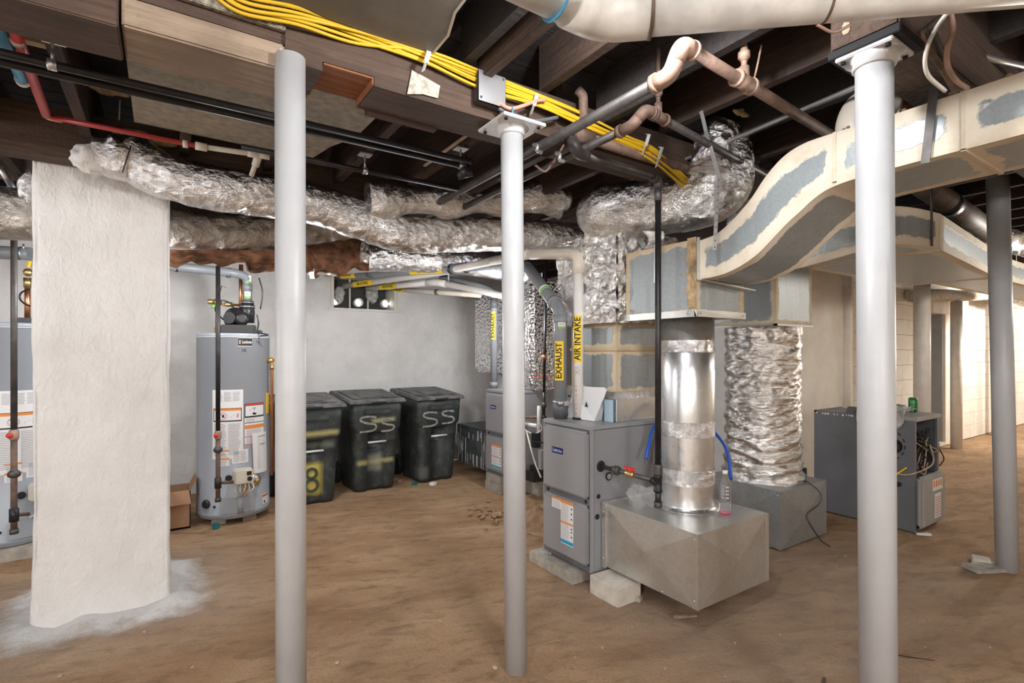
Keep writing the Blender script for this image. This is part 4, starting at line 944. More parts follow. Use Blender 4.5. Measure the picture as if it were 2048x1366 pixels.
# pipes of the rear furnace
t = thing('intake_pipe', D(1010, 593, 5.3), 'white intake pipe with a bend, from the window to the back furnace', 'vent pipe')
g1, g2, g3 = WIN(735, 577), D(873, 564, 5.55), D(1025, 596, 5.2)
tubep('pipe', 'pvc', t, [g1, g2], .034, 20); tubep('pipe', 'pvc', t, [g2, g3, D(1030, 690, 5.2), D(1030, 778, 5.2)], .034, 20, .08); tubep('elbow', 'pvc', t, [g2+(g1-g2)*.12, g2, g2+(g3-g2)*.13], .039, 20, .04); lab_h(t, g1, g2, .034, 'AIR INTAKE', .04, .19, .22, .48)
t = thing('intake_pipe', D(900, 590, 5.7), 'lowest white pipe running from the window towards the back furnace', 'vent pipe')
g1, g2 = WIN(782, 578), D(960, 590, 5.45); tubep('pipe', 'pvcdirty', t, [g1, g2], .03, 18); band(t, g1.lerp(g2, .55), g1.lerp(g2, .58), .034, 'pvcgreydark'); lab_h(t, g1, g2, .03, 'EXHAUST', .035, .14, .03, .2)
t = thing('exhaust_pipe', D(988, 700, 5.45), 'thin grey exhaust pipe standing on the back furnace by the middle column', 'vent pipe')
q0 = D(988, 779, 5.50); q1 = Vector((q0.x, q0.y, D(988, 585, 5.5).z)); tubep('pipe', 'pvcgrey', t, [q0, q1, D(960, 571, 5.55), D(880, 555, 5.6)], .036, 20, .06)
one('coupling', 'pvcgrey', t, lambda m: m.lathe([(.042, 0), (.042, .05)], (q0.x, q0.y, q0.z+.03), (0, 0, 1), 20)); one('coupling', 'pvcgreydark', t, lambda m: m.lathe([(.040, 0), (.040, .1)], (q0.x, q0.y, q0.z+.86), (0, 0, 1), 20))
lab_v(t, q0.x, q0.y, .036, q0.z+.53, q0.z+.82, 'EXHAUST', .06, .26, -.3, .7)
for px, py0, py1, d_ in ((843, 505, 525, 5.5), (884, 498, 540, 5.3), (897, 500, 570, 5.5), (908, 498, 538, 5.2)):
    tag(one('hanger_strip', 'pvc', None, lambda m: m.bar(D(px, py0, d_), D(px, py1, d_), .012, .004, (0, -1, 0))), 'thin white strip hanging from a duct to hold the vent pipes', 'hanger', 'white pipe hangers by the window')

# ------------------------------------------------------------------ gas pipe feeding the near furnace
GX, GY = 2.222, 1.905
t = thing('gas_pipe', (GX, GY, .57), 'tall black gas pipe in front of the round duct, with a red valve branch', 'pipe')
tubep('riser', 'iron', t, [(GX, GY, .72), (GX, GY, 2.29)], .0165, 16)
one('coupling', 'irongrey', t, lambda m: (m.lathe([(.022, 0), (.024, .01), (.024, .05), (.022, .06)], (GX, GY, .735), (0, 0, 1), 16), m.lathe([(.020, 0), (.020, .07)], (GX, GY, 2.22), (0, 0, 1), 16)))
one('tee', 'iron', t, lambda m: (m.lathe([(.024, 0), (.024, .014), (.021, .016), (.021, .075), (.024, .077), (.024, .09)], (GX, GY, .645), (0, 0, 1), 16), m.cyl((GX, GY, .69), (GX, GY+.04, .70), .022)))
tubep('drip_leg', 'iron', t, [(GX, GY, .565), (GX, GY, .66)], .016, 14); one('drip_cap', 'irongrey', t, lambda m: m.lathe([(.021, 0), (.022, .006), (.022, .03)], (GX, GY, .562), (0, 0, 1), 14))
tubep('branch', 'irongrey', t, [(GX, GY, .70), (2.185, FY0+.01, .714)], .0135, 14)
u = V(2.185-GX, FY0-GY, .014).normalized(); P0 = V(GX, GY, .70)
one('union', 'irongrey', t, lambda m: m.lathe([(.018, 0), (.026, .006), (.028, .012), (.028, .035), (.02, .045), (.018, .06)], P0+u*.265, u, 10))
vv = one('valve_body', 'brass', t, lambda m: m.lathe([(.017, 0), (.02, .008), (.017, .03), (.02, .052), (.017, .06)], P0+u*.16, u, 12))
one('lever', 'redvalve', vv, lambda m: (m.bar(P0+u*.155+V(0, 0, .03), P0+u*.225+V(0, 0, .032), .016, .016), m.cyl(P0+u*.19+V(0, 0, .01), P0+u*.19+V(0, 0, .03), .009)))
ga, gb = V(1.61, 1.86, 2.335), V(GX-.03, GY-.02, 2.335)
t = thing('gas_pipe', ga, 'dull steel pipe along the main beam ending in the elbow of the black riser', 'pipe')
tubep('pipe', 'irongrey', t, [ga, gb], .019, 16); tubep('elbow', 'irongrey', t, [gb-V(.04, 0, 0), V(GX, GY, 2.335), V(GX, GY, 2.285)], .025, 14, .03)
tubep('elbow', 'irongrey', t, [ga+V(.06, 0, 0), ga, ga+V(-.02, .02, .07)], .028, 14, .04); tubep('nipple', 'iron', t, [ga+V(-.015, .015, .05), ga+V(-.04, .03, .12)], .02, 12)
t = thing('rusty_pipe', (1.62, 1.885, 2.43), 'rusty pipe clinging to the main beam below the yellow cables', 'pipe')
tubep('pipe', 'rust', t, [(1.60, 1.885, 2.435), (2.75, 1.885, 2.425)], .026, 16); one('coupling', 'rust', t, lambda m: m.cyl((1.60, 1.885, 2.435), (1.72, 1.885, 2.434), .036))
tubep('riser', 'rust', t, [D(1168, 240, 2.45), D(1166, 190, 2.45), D(1155, 180, 2.45)], .022, 14, .02)

# ------------------------------------------------------------------ steel pipes that cross under the beam and jog up
def jog(label, X0, Yn, z, Yfar, up0, up1, r, mt, mel, tees):
    t = thing('iron_pipe', (X0, Yn, z), label, 'pipe')
    tubep('pipe', mt, t, [(X0, Yfar, z), (X0, Yn, z)], r, 18)
    u0, u1 = Vector(up0), Vector(up1)
    tubep('elbow', mel, t, [(X0, Yn+.06, z), (X0, Yn, z), Vector((X0, Yn, z)).lerp(u0, .55)], r*1.36, 18, .032)
    tubep('elbow', mel, t, [Vector((X0, Yn, z)).lerp(u0, .45), u0, u0+(u1-u0).normalized()*.06], r*1.4, 18, .032)
    one('collar', mel, t, lambda m: m.cyl((X0, Yn+.055, z), (X0, Yn+.075, z), r*1.55)); one('collar', mel, t, lambda m: m.cyl(u0+(u1-u0).normalized()*.055, u0+(u1-u0).normalized()*.07, r*1.55))
    tubep('pipe', mt if mel == 'rust' else 'rust', t, [u0, u1], r, 18)
    for dd in tees:
        c = u0+(u1-u0).normalized()*dd; ax = (u1-u0).normalized()
        one('tee', mel, t, lambda m: (m.tube([c-ax*.06, c+ax*.06], r*1.3, 18), m.cyl(c-ax*.062, c-ax*.045, r*1.5), m.cyl(c+ax*.045, c+ax*.062, r*1.5), m.cyl(c, c+V(0, 0, .06), r*.9)))
        tubep('nipple', mel, t, [c+V(0, 0, .04), c+V(0, 0, .30)], r*.5, 12)
        one('union', mel, t, lambda m: m.lathe([(r*.7, 0), (r*.7, .01), (r*1.05, .012), (r*1.05, .034), (r*.7, .036), (r*.6, .055)], c+V(0, 0, .085), (0, 0, 1), 10))
    return t
jog('thick iron pipe with a pinkish double elbow, nearest the white drain pipe', 1.487, 1.222, 2.381, 3.3, (1.506, 1.185, 2.478), (2.9, 1.275, 2.475), .0225, 'irongrey', 'rustlite', (.415,))
jog('rusty iron pipe with a double elbow, lower than the thick one', 1.665, 1.572, 2.372, 3.3, (1.70, 1.525, 2.432), (3.2, 1.77, 2.455), .0185, 'irongrey', 'rust', (.10,))
for px, py, lb in ((1073, 297, 'small bright clip on the thick iron pipe right of the middle column'), (1118, 315, 'small bright clip on the lower rusty iron pipe right of the middle column')): tag(one('pipe_clip', 'steel', None, lambda m: m.tube(smoothpath([D(px-6, py-9, 2.42), D(px+2, py-6, 2.38), D(px+1, py+4, 2.38), D(px+10, py+8, 2.42)]), .008, 8)), lb, 'clip', 'bright pipe clips')
tag(tubep('bare_wire', 'rust', None, smoothpath([D(1070, 330, 2.5), D(1090, 343, 2.5), D(1108, 322, 2.5), D(1128, 290, 2.5)]), .006, 8), 'rusty bare wire hooked under the iron pipes', 'wire')
tag(tubep('hanging_wire', 'rustlite', None, smoothpath([D(1523, 90, 2.1), D(1510, 150, 2.1), D(1495, 183, 2.1), D(1485, 187, 2.1)]), .004, 8), 'thin bent wire hanging at the thick iron pipe', 'wire')
tag(tubep('conduit', 'steel', None, smoothpath([D(1172, 425, 3.45), D(1200, 392, 3.4), D(1240, 370, 3.35), D(1300, 348, 3.2), D(1500, 264, 2.65), D(1705, 176, 2.18), D(1800, 128, 2.0)], 5), .0105, 10), 'thin grey conduit slanting from the fat foil elbow to the girder', 'conduit')
tag(tubep('conduit', 'steel', None, [D(1870, 93, 1.96), D(2075, 138, 2.1)], .0125, 10), 'thin grey conduit above the S-shaped duct at the top right corner', 'conduit')

# ------------------------------------------------------------------ twin black sprinkler pipes at the left
def rod(label, y, z, x0, x1, r=.0145, hang=()):
    t = thing('black_pipe', (x0, y, z), label, 'pipe')
    tubep('pipe', 'iron', t, [(x0, y, z), (x1, y, z)], r, 14)
    for x in hang:
        one('hanger', 'steel', t, lambda m: (m.tube([(x-.001, y, z), (x+.024, y, z)], r*1.35, 14), m.cyl((x+.012, y, z), (x+.012, y, z+.09), .005, 8), m.box(x-.02, y-.03, z+.083, x+.045, y+.03, z+.09)))
    return t
rod('front one of the two long black pipes at the upper left', 2.33, 2.375, -3.1, 1.30, .0145, (-.33,))
rod('rear one of the two long black pipes at the upper left', 2.405, 2.375, -3.1, 1.33, .0145, (1.27,))
rod('third black pipe behind the plywood sheet, near the long foil duct', 2.76, 2.375, .3, 1.45, .014, (.88,))
tag(one('pipe_fitting', 'iron', None, lambda m: (m.ball(D(928, 345, 2.72), .03, 10), m.cyl(D(928, 345, 2.72), D(928, 312, 2.72), .018), m.tube([D(915, 352, 2.72), D(945, 345, 2.72)], .02))), 'black pipe fitting where the twin black pipes end', 'fitting')
# ------------------------------------------------------------------ plastic water lines at the top left
t = thing('red_pipe', (-.41, 2.98, 2.42), 'red plastic water pipe turning above the whitewashed pier', 'pipe')
RA, RB, RC_ = V(-.385, 1.95, 2.42), V(-.425, 2.99, 2.42), V(.14, 2.94, 2.40)
tubep('pipe', 'redpex', t, [RA, RB+V(0, -.02, 0)], .0165, 16); tubep('pipe', 'redpex', t, [RB+V(.02, -.01, 0), RC_], .0115, 14); one('elbow', 'copper', t, lambda m: m.tube([RB+V(0, -.04, 0), RB, RB+V(.05, 0, 0)], .014, 12, .02)); one('clamp', 'pvc', t, lambda m: (m.cyl(D(112, 275/3.41, 1.72)+V(0, -.02, 0), D(112, 275/3.41, 1.72)+V(0, .02, 0), .003), m.cyl((-.402, 2.30, 2.42), (-.403, 2.325, 2.42), .0195), m.cyl(RC_-V(.07, -.006, 0), RC_-V(.05, -.004, 0), .018)))
t = thing('white_pipe', RC_, 'white plastic pipe joined to the red one, ending in an elbow left of the column', 'pipe')
WE = V(.395, 2.915, 2.405); tubep('pipe', 'greypex', t, [RC_, WE, WE+V(-.02, .10, -.08)], .0125, 14, .03); one('fitting', 'pvc', t, lambda m: m.cyl(RC_-V(.02, 0, 0), RC_+V(.03, 0, 0), .019)); one('fitting', 'pvc', t, lambda m: (m.tube([WE-V(.05, 0, 0), WE, WE+V(-.008, .05, -.04)], .019, 14, .03), m.cyl(WE, WE+V(.05, -.005, 0), .017)))
t = thing('blue_pipe', (-.44, 2.3, 2.42), 'blue plastic water pipe beside the red pipe at the top left corner', 'pipe')
tubep('pipe', 'bluepex', t, [(-.43, 1.9, 2.42), (-.445, 2.64, 2.42)], .0185, 16); one('fitting', 'pvc', t, lambda m: m.cyl((-.445, 2.63, 2.42), (-.445, 2.65, 2.42), .023)); one('fitting', 'pvc', t, lambda m: m.cyl((-.437, 2.20, 2.42), (-.437, 2.225, 2.42), .023))
tag(tubep('red_pipe', 'redpex', None, [(-.62, 2.45, 2.40), (-.545, 2.62, 2.40)], .015, 12), 'short red pipe stub at the left edge under the blue pipe', 'pipe')
tag(one('white_coupling', 'greypex', None, lambda m: (m.tube([(-.80, 2.66, 2.405), (-.58, 2.68, 2.405)], .014, 12), m.cyl((-.60, 2.68, 2.405), (-.535, 2.685, 2.405), .022))), 'white pipe end with a coupling at the left edge below the blue pipe', 'pipe')
tag(tubep('loose_string', 'whitewire', None, smoothpath([D(36, 213, 2.7), D(44, 240, 2.7), D(52, 275, 2.68), D(56, 310, 2.65)]), .004, 6), 'thin white string hanging at the left edge of the pier', 'string')
tag(tubep('loose_string', 'whitewire', None, smoothpath([D(240, 200, 2.7), D(239, 220, 2.7), D(238, 241, 2.7)]), .004, 6), 'short white string hanging from the foam left of the plywood sheet', 'string')

# ------------------------------------------------------------------ white drain pipe overhead
A_, B_, C_ = cw(.255-.75*CY, 1.47-.75*SY, 2.35), cw(.255, 1.47, 2.35), cw(1.75, 1.275, 2.352)
t = thing('drain_pipe', B_, 'big white drain pipe with a bend, overhead at the top edge', 'pipe')
tubep('pipe', 'drainwhite', t, [A_, B_.lerp(A_, .12)], .060, 40); tubep('pipe', 'drainwhite', t, [B_.lerp(C_, .07), C_], .060, 40)
tubep('bend_fitting', 'drainwhite', t, [B_.lerp(A_, .16), B_, B_.lerp(C_, .09)], .067, 40, .13)
s0 = B_.lerp(A_, .22); ax = (A_-B_).normalized(); tubep('zip_tie', 'bluepex', t, [s0, s0+ax*.004], .0683, 36)
s0 = B_.lerp(C_, .085); ax = (C_-B_).normalized(); tubep('hanger_wire', 'rust', t, [s0, s0+ax*.008], .0688, 36)
s0 = B_.lerp(C_, .39); tubep('hanger_wire', 'rust', t, [s0, s0+ax*.006], .0625, 36)
one('wire_end', 'rustlite', t, lambda m: m.tube(smoothpath([s0+V(.0, .02, -.062), s0+V(.05, .0, -.075), s0+V(.08, -.03, -.06)]), .004, 8))

# ------------------------------------------------------------------ yellow cables along the main beam
pts = [D(430, -40, 1.66), D(490, -2, 1.70), D(600, 22, 1.79), D(720, 62, 1.93), D(850, 112, 2.06), D(960, 160, 2.20), D(1080, 203, 2.35), D(1160, 240, 2.46), D(1250, 282, 2.62), D(1310, 312, 2.75), D(1372, 366, 2.94)]
for k in range(9):
    q = []
    for i, p in enumerate(pts):
        r = .026 if i in (4, 6, 8) else .036; a = 2*PI*k/9+i*.35+.25*math.sin(k*5+i); s = (.35 if k % 3 == 0 else 1)*r
        if k == 8 and i < 4: s = r*1.5; a = -2.0
        q.append(p+cw(math.cos(a)*s*.35, -abs(math.sin(k*3.1))*.012, math.sin(a)*s))
    tag(tubep('yellow_cable', 'yellow', None, smoothpath(q, 7), .0062, 8), 'yellow cable in the bundle strung along the main beam', 'cable', 'yellow cables along the main beam')
clip_labels = ['translucent cable hook nearest the grey junction box on its left', 'translucent cable hook above the middle column', 'translucent cable hook near the second iron pipe', 'translucent cable hook at the far right end of the yellow cables']
for (px, py, d), lb in zip(((852, 122, 2.05), (1068, 208, 2.33), (1292, 288, 2.68), (1318, 314, 2.74)), clip_labels):
    s = d*1.0; m = MB(); m.bar(D(px+6, py-18, d-.02), D(px, py+2, d-.045), .018, .004, (0, -1, 0)); m.bar(D(px, py+2, d-.045), D(px-6, py+20, d-.0), .016, .004, (0, -1, 0)); m.bar(D(px+6, py-18, d-.02), D(px+2, py-20, d+.02), .018, .004)
    tag(m.build('cable_hook', 'columnend'), lb, 'clip')
# junction box
jb = D(968, 198, 2.22)
t = thing('junction_box', (1.145, BY0-.03, 2.46), 'square grey junction box on the main beam left of the middle column', 'electrical box')
boxp('box', 'irongrey', t, 1.085, BY0-.05, 2.452, 1.215, BY0-.002, 2.578, bevel=.006); boxp('cover', 'steel', t, 1.081, BY0-.056, 2.448, 1.219, BY0-.05, 2.582, bevel=.003)
one('screw', 'irongrey', t, lambda m: screws(m, [(1.095, BY0-.056, 2.465), (1.205, BY0-.056, 2.568)], (0, -1, 0), .005))
tag(tubep('pink_cable', 'pink', None, smoothpath([D(996, 205, 2.22), D(1020, 217, 2.22), D(1045, 212, 2.25), D(1072, 202, 2.30), D(1090, 200, 2.33)]), .008, 10), 'pink cable leaving the grey junction box', 'cable')
t = thing('dark_cable', D(1040, 235, 2.27), 'dark grey cable sagging from the junction box along the main beam', 'cable')
tubep('cable', 'pvcgreydark', t, smoothpath([D(997, 217, 2.23), D(1030, 230, 2.25), D(1070, 242, 2.32), D(1115, 235, 2.40)]), .009, 10); one('cable_tie', 'bluepex', t, lambda m: m.tube([D(1026, 213, 2.21), D(1025, 232, 2.21)], .003, 6))
# cables beside the girder
for i, (pp, r, mt, lb) in enumerate((([(1905, 12, 1.56), (1870, 60, 1.58), (1851, 110, 1.60), (1856, 150, 1.64), (1890, 182, 1.70)], .0062, 'whitewire', 'pale cable looping down beside the girder'),
    ([(1900, 20, 1.60), (1906, 60, 1.62), (1895, 95, 1.64), (1895, 130, 1.68), (1912, 160, 1.72), (1935, 176, 1.76)], .008, 'rustlite', 'tan cable curving down onto the S-shaped duct'),
    ([(1838, 60, 1.66), (1848, 85, 1.67), (1880, 130, 1.72), (1912, 182, 1.80)], .010, 'rust', 'brown conduit slanting down from the girder to the duct'),
    ([(1864, 60, 1.65), (1884, 110, 1.70), (1905, 150, 1.75), (1925, 178, 1.80)], .010, 'irongrey', 'grey conduit slanting down behind the pale cable'),
    ([(1790, 45, 1.60), (1800, 48, 1.62), (1822, 72, 1.64), (1895, 20, 1.62)], .003, 'ink', 'thin black wire bent across the girder side'))):
    tag(tubep('loose_cable' if r < .0095 else 'conduit', mt, None, smoothpath([D(*q) for q in pp]), r, 10), lb, 'cable')
# ------------------------------------------------------------------ water heaters
def heater(cx, cy, z0, off, label, blower=True):
    R = .28; H_ = 1.53; t = thing('water_heater', (cx, cy, z0), label, 'water heater'); tc = th_to_cam(cx, cy)+off
    one('tank', 'tank', t, lambda m: m.lathe([(R-.03, 0), (R-.004, .008), (R, .03), (R+.002, .032), (R+.002, .05), (R, .052), (R, H_-.035), (R+.004, H_-.033), (R+.004, H_-.004), (R-.01, H_), (.02, H_+.006)], (cx, cy, z0), (0, 0, 1), 64))
    one('top_rim', 'columnend', t, lambda m: m.lathe([(R+.005, 0), (R+.006, .003), (R+.005, .006)], (cx, cy, z0+H_-.036), (0, 0, 1), 64))
    def P(a, z, k=.0): return Vector((cx+(R+k)*math.cos(tc+a), cy+(R+k)*math.sin(tc+a), z0+z))
    def lab(name, mt, a0, a1, za, zb, k=.0012, par=t):
        m = MB(); m.patch(cx, cy, R+k, tc+a0, tc+a1, z0+za, z0+zb, 10); return m.build(name, mt, par)
    def rows(par, a0, a1, za, zb, n, cols=1):
        m = MB()
        for c in range(cols):
            w_ = (a1-a0)/cols
            for i in range(n):
                z = za+(zb-za)*(i+.3)/n; m.patch(cx, cy, R+.0022, tc+a0+w_*(c+.06), tc+a0+w_*(c+random.uniform(.75, .94)), z0+z, z0+z+(zb-za)/n*.4, 4)
        m.build('print', 'grey_ink', par)
    b = lab('name_plate', 'ink', .10, .50, 1.425, 1.488); lab('plate_border', 'columnend', .095, .505, 1.421, 1.492, .0008, t)
    one('lettering', 'paper', b, lambda m: m.text_cyl('Lochinvar', .036, cx, cy, R+.002, tc+.35, z0+1.456, False, .078))
    m = MB(); m.patch(cx, cy, R+.002, tc+.125, tc+.175, z0+1.44, z0+1.474, 3); m.build('emblem', 'rustlite', b)
    one('marker_writing', 'ink', t, lambda m: m.text_cyl('1R', .035, cx, cy, R+.0015, tc+.26, z0+1.385))
    m = MB(); m.patch(cx, cy, R+.006, tc+.14, tc+.20, z0+1.508, z0+1.522, 3); m.build('bright_clip', 'steel', t)
    L1 = lab('instruction_label', 'paper', -.58, .24, .50, 1.065); rows(L1, -.5, .18, .97, 1.05, 8, 3); rows(L1, -.54, .2, .53, .79, 22, 2)
    w1 = lab('warning_frame', 'ink', -.55, .20, .805, .915, .0016); lab('warning_panel', 'paper', -.53, .18, .815, .893, .0024, w1); lab('orange_bar', 'orange_ink', -.53, .18, .893, .911, .0024, w1)
    m = MB()
    for i in range(24):
        a = 2*PI*i/24; m.bar(P(-.28+.10*math.cos(a), .853+.028*math.sin(a), .003), P(-.28+.10*math.cos(a+.3), .853+.028*math.sin(a+.3), .003), .006, .001)
    m.bar(P(-.35, .872, .003), P(-.21, .835, .003), .006, .001); m.add([P(-.10, .84, .003), P(.10, .838, .003), P(.12, .872, .003), P(.0, .858, .003)], [(0, 1, 2, 3)]); m.build('warning_sign', 'red_ink', w1)
    m = MB(); m.patch(cx, cy, R+.0028, tc-.31, tc-.25, z0+.84, z0+.862, 2); m.build('can_sign', 'ink', w1)
    rows(w1, -.45, .1, .817, .828, 2)
    w2 = lab('warning_frame', 'ink', .28, .92, .83, .945, .0016); lab('warning_panel', 'paper', .30, .90, .84, .925, .0024, w2); lab('red_bar', 'red_ink', .29, .91, .928, .942, .0024, w2)
    m = MB(); m.add([P(.40, .885, .003), P(.56, .89, .003), P(.60, .91, .003), P(.5, .905, .003)], [(0, 1, 2, 3)]); m.add([P(.50, .85, .003), P(.62, .848, .003), P(.63, .862, .003), P(.52, .87, .003)], [(0, 1, 2, 3)]); m.build('warning_sign', 'ink', w2); rows(w2, .64, .88, .85, .92, 7)
    L2 = lab('rating_label', 'paper', .28, .92, .60, .825); lab('orange_bar', 'orange_ink', .285, .915, .735, .765, .002, L2); lab('red_line', 'red_ink', .285, .915, .665, .671, .002, L2); lab('red_line', 'red_ink', .285, .915, .603, .609, .002, L2); lab('black_line', 'ink', .285, .915, .782, .787, .002, L2)
    rows(L2, .3, .9, .675, .73, 5); rows(L2, .3, .9, .615, .66, 4); rows(L2, .3, .6, .79, .82, 3)
    a = lab('small_label', 'paper', -.44, -.12, .445, .575); lab('orange_bar', 'orange_ink', -.44, -.12, .563, .575, .002, a); lab('orange_bar', 'orange_ink', -.44, -.12, .495, .510, .002, a); rows(a, -.42, -.16, .45, .49, 4); rows(a, -.42, -.16, .515, .555, 4)
    a = lab('rating_plate', 'paper', -.05, .38, .46, .57); rows(a, -.02, .34, .47, .56, 7, 2)
    m = MB(); m.grid(lambda u, v: P(.47+.50*u+.05*(1-v), .355+.34*v, .012+.014*math.sin(u*3)), 8, 6); a = m.build('hanging_sheet', 'paper', t)
    m = MB()
    for i in range(16): m.bar(P(.60+.02, .40+i*.016, .026), P(.60+random.uniform(.22, .32), .40+i*.016, .026), .005, .0008)
    m.build('print', 'grey_ink', a)
    one('print', 'ink', a, lambda m: (m.bar(P(.62, .665, .028), P(.86, .668, .028), .008, .001), m.bar(P(.68, .60, .028), P(.84, .60, .028), .012, .001)))
    lab('yellow_sticker', 'yellowlabel', 1.05, 1.25, .84, 1.02)
    # gas valve, dial, wires, access cover
    m = MB(); c = P(.20, .36, .045); rot = Matrix.Rotation(tc+.2, 4, 'Z'); m.xf = Matrix.Translation(c) @ rot; m.box(-.045, -.07, -.06, .04, .07, .06); vb = m.build('gas_valve', 'valve', t, .01)
    m = MB(); m.xf = Matrix.Translation(c) @ rot; m.box(.038, .02, .01, .045, .055, .04); m.cyl((.04, .04, -.02), (.055, .04, -.02), .018, 12); m.build('valve_knob', 'black', vb)
    one('dial', 'steel', t, lambda m: m.lathe([(.055, 0), (.052, .02), (.02, .035)], P(.56, .30, -.005), P(.56, .3, 1)-P(.56, .3, 0), 20)); one('drain_fitting', 'brass', t, lambda m: m.lathe([(.02, 0), (.022, .02), (.014, .03)], P(.56, .30, .03), P(.56, .3, 1)-P(.56, .3, 0), 14))
    one('sight_glass', 'black', t, lambda m: m.lathe([(.026, 0), (.022, .01)], P(-.14, .345, 0), P(-.14, .3, 1)-P(-.14, .3, 0), 16))
    m = MB()
    for i in range(5): m.tube(smoothpath([P(.05+.09*i, .30, .05), P(.02+.10*i, .25, .07), P(.10+.05*i, .22, .05), P(.0+.09*i, .18, .01)]), .006, 6)
    m.build('wires', 'whitewire', t); tubep('copper_tube', 'copper', t, smoothpath([P(.22, .30, .06), P(.25, .25, .07), P(.2, .2, .02)]), .008, 8)
    m = MB(); m.patch(cx, cy, R+.012, tc-.36, tc+.58, z0+.055, z0+.185, 12); m.patch(cx, cy, R+.0, tc-.36, tc+.58, z0+.055, z0+.185, 12); m.build('access_cover', 'tank', t)
    tubep('cover_pipe', 'tank', t, [P(.16, .05, .008), P(.16, .185, .008)], .022, 14)
    one('drain_cap', 'black', t, lambda m: m.lathe([(.036, 0), (.036, .012), (.028, .024)], P(-.78, .135, -.002), P(-.78, .1, 1)-P(-.78, .1, 0), 18)); m = MB(); m.cyl(P(-.52, .115, 0), P(-.52, .115, .008), .010); m.build('plug', 'black', t)
    a = lab('small_label', 'paper', .86, 1.2, .07, .155); lab('red_bar', 'red_ink', .86, 1.2, .135, .148, .002, a); m = MB(); m.patch(cx, cy, R+.002, tc+.93, tc+.99, z0+.08, z0+.10, 2); m.build('print', 'ink', a)
    # relief pipe in copper
    tubep('relief_pipe', 'copper', t, [P(1.18, 1.30, .0), P(1.18, 1.30, .035), P(1.18, .30, .035)], .013, 14, .02); one('relief_valve', 'brass', t, lambda m: (m.cyl(P(1.18, 1.30, -.01), P(1.18, 1.30, .05), .022), m.cyl(P(1.18, 1.22, .035), P(1.18, 1.26, .035), .018), m.bar(P(1.18, 1.33, .03), P(1.25, 1.30, .07), .014, .01)))
    if blower:
        zt = z0+H_
        def Q(a, f, z): return Vector((cx+math.cos(tc)*f-math.sin(tc)*a, cy+math.sin(tc)*f+math.cos(tc)*a, zt+z))
        b = one('blower', 'black', t, lambda m: (m.prism([Q(-.10, .14, 0), Q(.17, .14, 0), Q(.17, -.10, 0), Q(-.10, -.10, 0)], (0, 0, .075)), m.prism([Q(-.11, .10, 0), Q(.22, .10, 0), Q(.22, 0, 0), Q(-.11, 0, 0)], (0, 0, .035))), .008)
        one('motor', 'black', b, lambda m: (m.lathe([(.03, 0), (.085, .01), (.098, .03), (.098, .07), (.085, .09), (.05, .12), (.05, .16)], Q(.0, .0, .135)-Vector((math.cos(tc-.5), math.sin(tc-.5), 0))*.08, (math.cos(tc-.5), math.sin(tc-.5), 0), 26), m.lathe([(.05, 0), (.058, .02), (.058, .06), (.03, .075)], Q(.06, .03, .13), (math.cos(tc), math.sin(tc), 0), 22)))
        one('outlet', 'black', b, lambda m: m.lathe([(.055, 0), (.058, .10), (.054, .12), (.060, .13), (.060, .15), (.05, .16), (.052, .185), (.047, .19)], Q(.105, .0, .10), (0, 0, 1), 22))
        one('clamp', 'steel', b, lambda m: (m.lathe([(.0615, 0), (.0615, .012)], Q(.105, 0, .234), (0, 0, 1), 22), m.lathe([(.054, 0), (.054, .010)], Q(.105, 0, .272), (0, 0, 1), 22)))
        e = Q(.105, 0, .28); v0 = Vector((e.x, e.y, zt+.50)); 
        o = tubep('vent_pipe', 'pvcgrey', t, [e, v0, D(470, 546, 4.45), D(300, 528, 4.1)], .037, 20, .07)
        one('coupling', 'pvcgrey', t, lambda m: m.lathe([(.042, 0), (.042, .06)], e+V(0, 0, .10), (0, 0, 1), 20)); one('coupling', 'pvcgreydark', t, lambda m: m.tube([D(452, 545, 4.42), D(462, 546, 4.44)], .043, 18)); one('hanger_clip', 'black', t, lambda m: m.tube([D(350, 534, 4.2), D(354, 534, 4.21)], .041, 18))
        sticker(t, e.x, e.y, .037, e.z+.15, e.z+.23, .2); sticker(t, e.x, e.y, .043, e.z+.03, e.z+.09, .0)
        c0 = Q(-.125, -.05, 0); tubep('copper_riser', 'copper', t, [c0, c0+V(0, 0, .30)], .018, 14); one('union', 'brass', t, lambda m: m.lathe([(.02, 0), (.026, .01), (.026, .05), (.02, .06)], c0, (0, 0, 1), 10))
        c1 = Q(.055, -.10, 0); tubep('copper_riser', 'copper', t, [c1+V(0, 0, .12), c1+V(0, 0, .62)], .018, 14)
        tubep('copper_branch', 'copper', t, [c0+V(0, 0, .26), c1+V(0, 0, .26)], .011, 12); one('mixing_valve', 'brass', t, lambda m: (m.cyl(c0.lerp(c1, .3)+V(0, 0, .26), c0.lerp(c1, .62)+V(0, 0, .26), .021), m.ball(c0+V(0, 0, .275), .034, 10), m.cyl(c0+V(-.03, 0, .275), c0+V(-.075, 0, .275), .022)))
        one('valve_cap', 'green_ink', t, lambda m: m.cyl(c0+V(-.03, -.01, .22), c0+V(-.03, -.01, .25), .02)); tubep('valve_handle', 'steel', t, [c0+V(0, 0, .3), c0+V(.03, -.02, .42), c0+V(.06, -.02, .40)], .006, 8)
        tubep('wire', 'black', t, smoothpath([Q(-.08, .0, .12), Q(-.14, .05, .2), Q(-.10, .05, .28), Q(-.02, .02, .26), Q(.0, 0, .2)]), .006, 8)
        tubep('wire', 'black', t, smoothpath([D(518, 556, 4.4), D(525, 585, 4.4), D(521, 618, 4.4)]), .006, 8); tubep('wire', 'black', t, smoothpath([D(514, 630, 4.4), D(517, 645, 4.4), D(516, 664, 4.4), D(530, 668, 4.35), D(536, 670, 4.35), D(520, 672, 4.35)]), .006, 8)
    return t
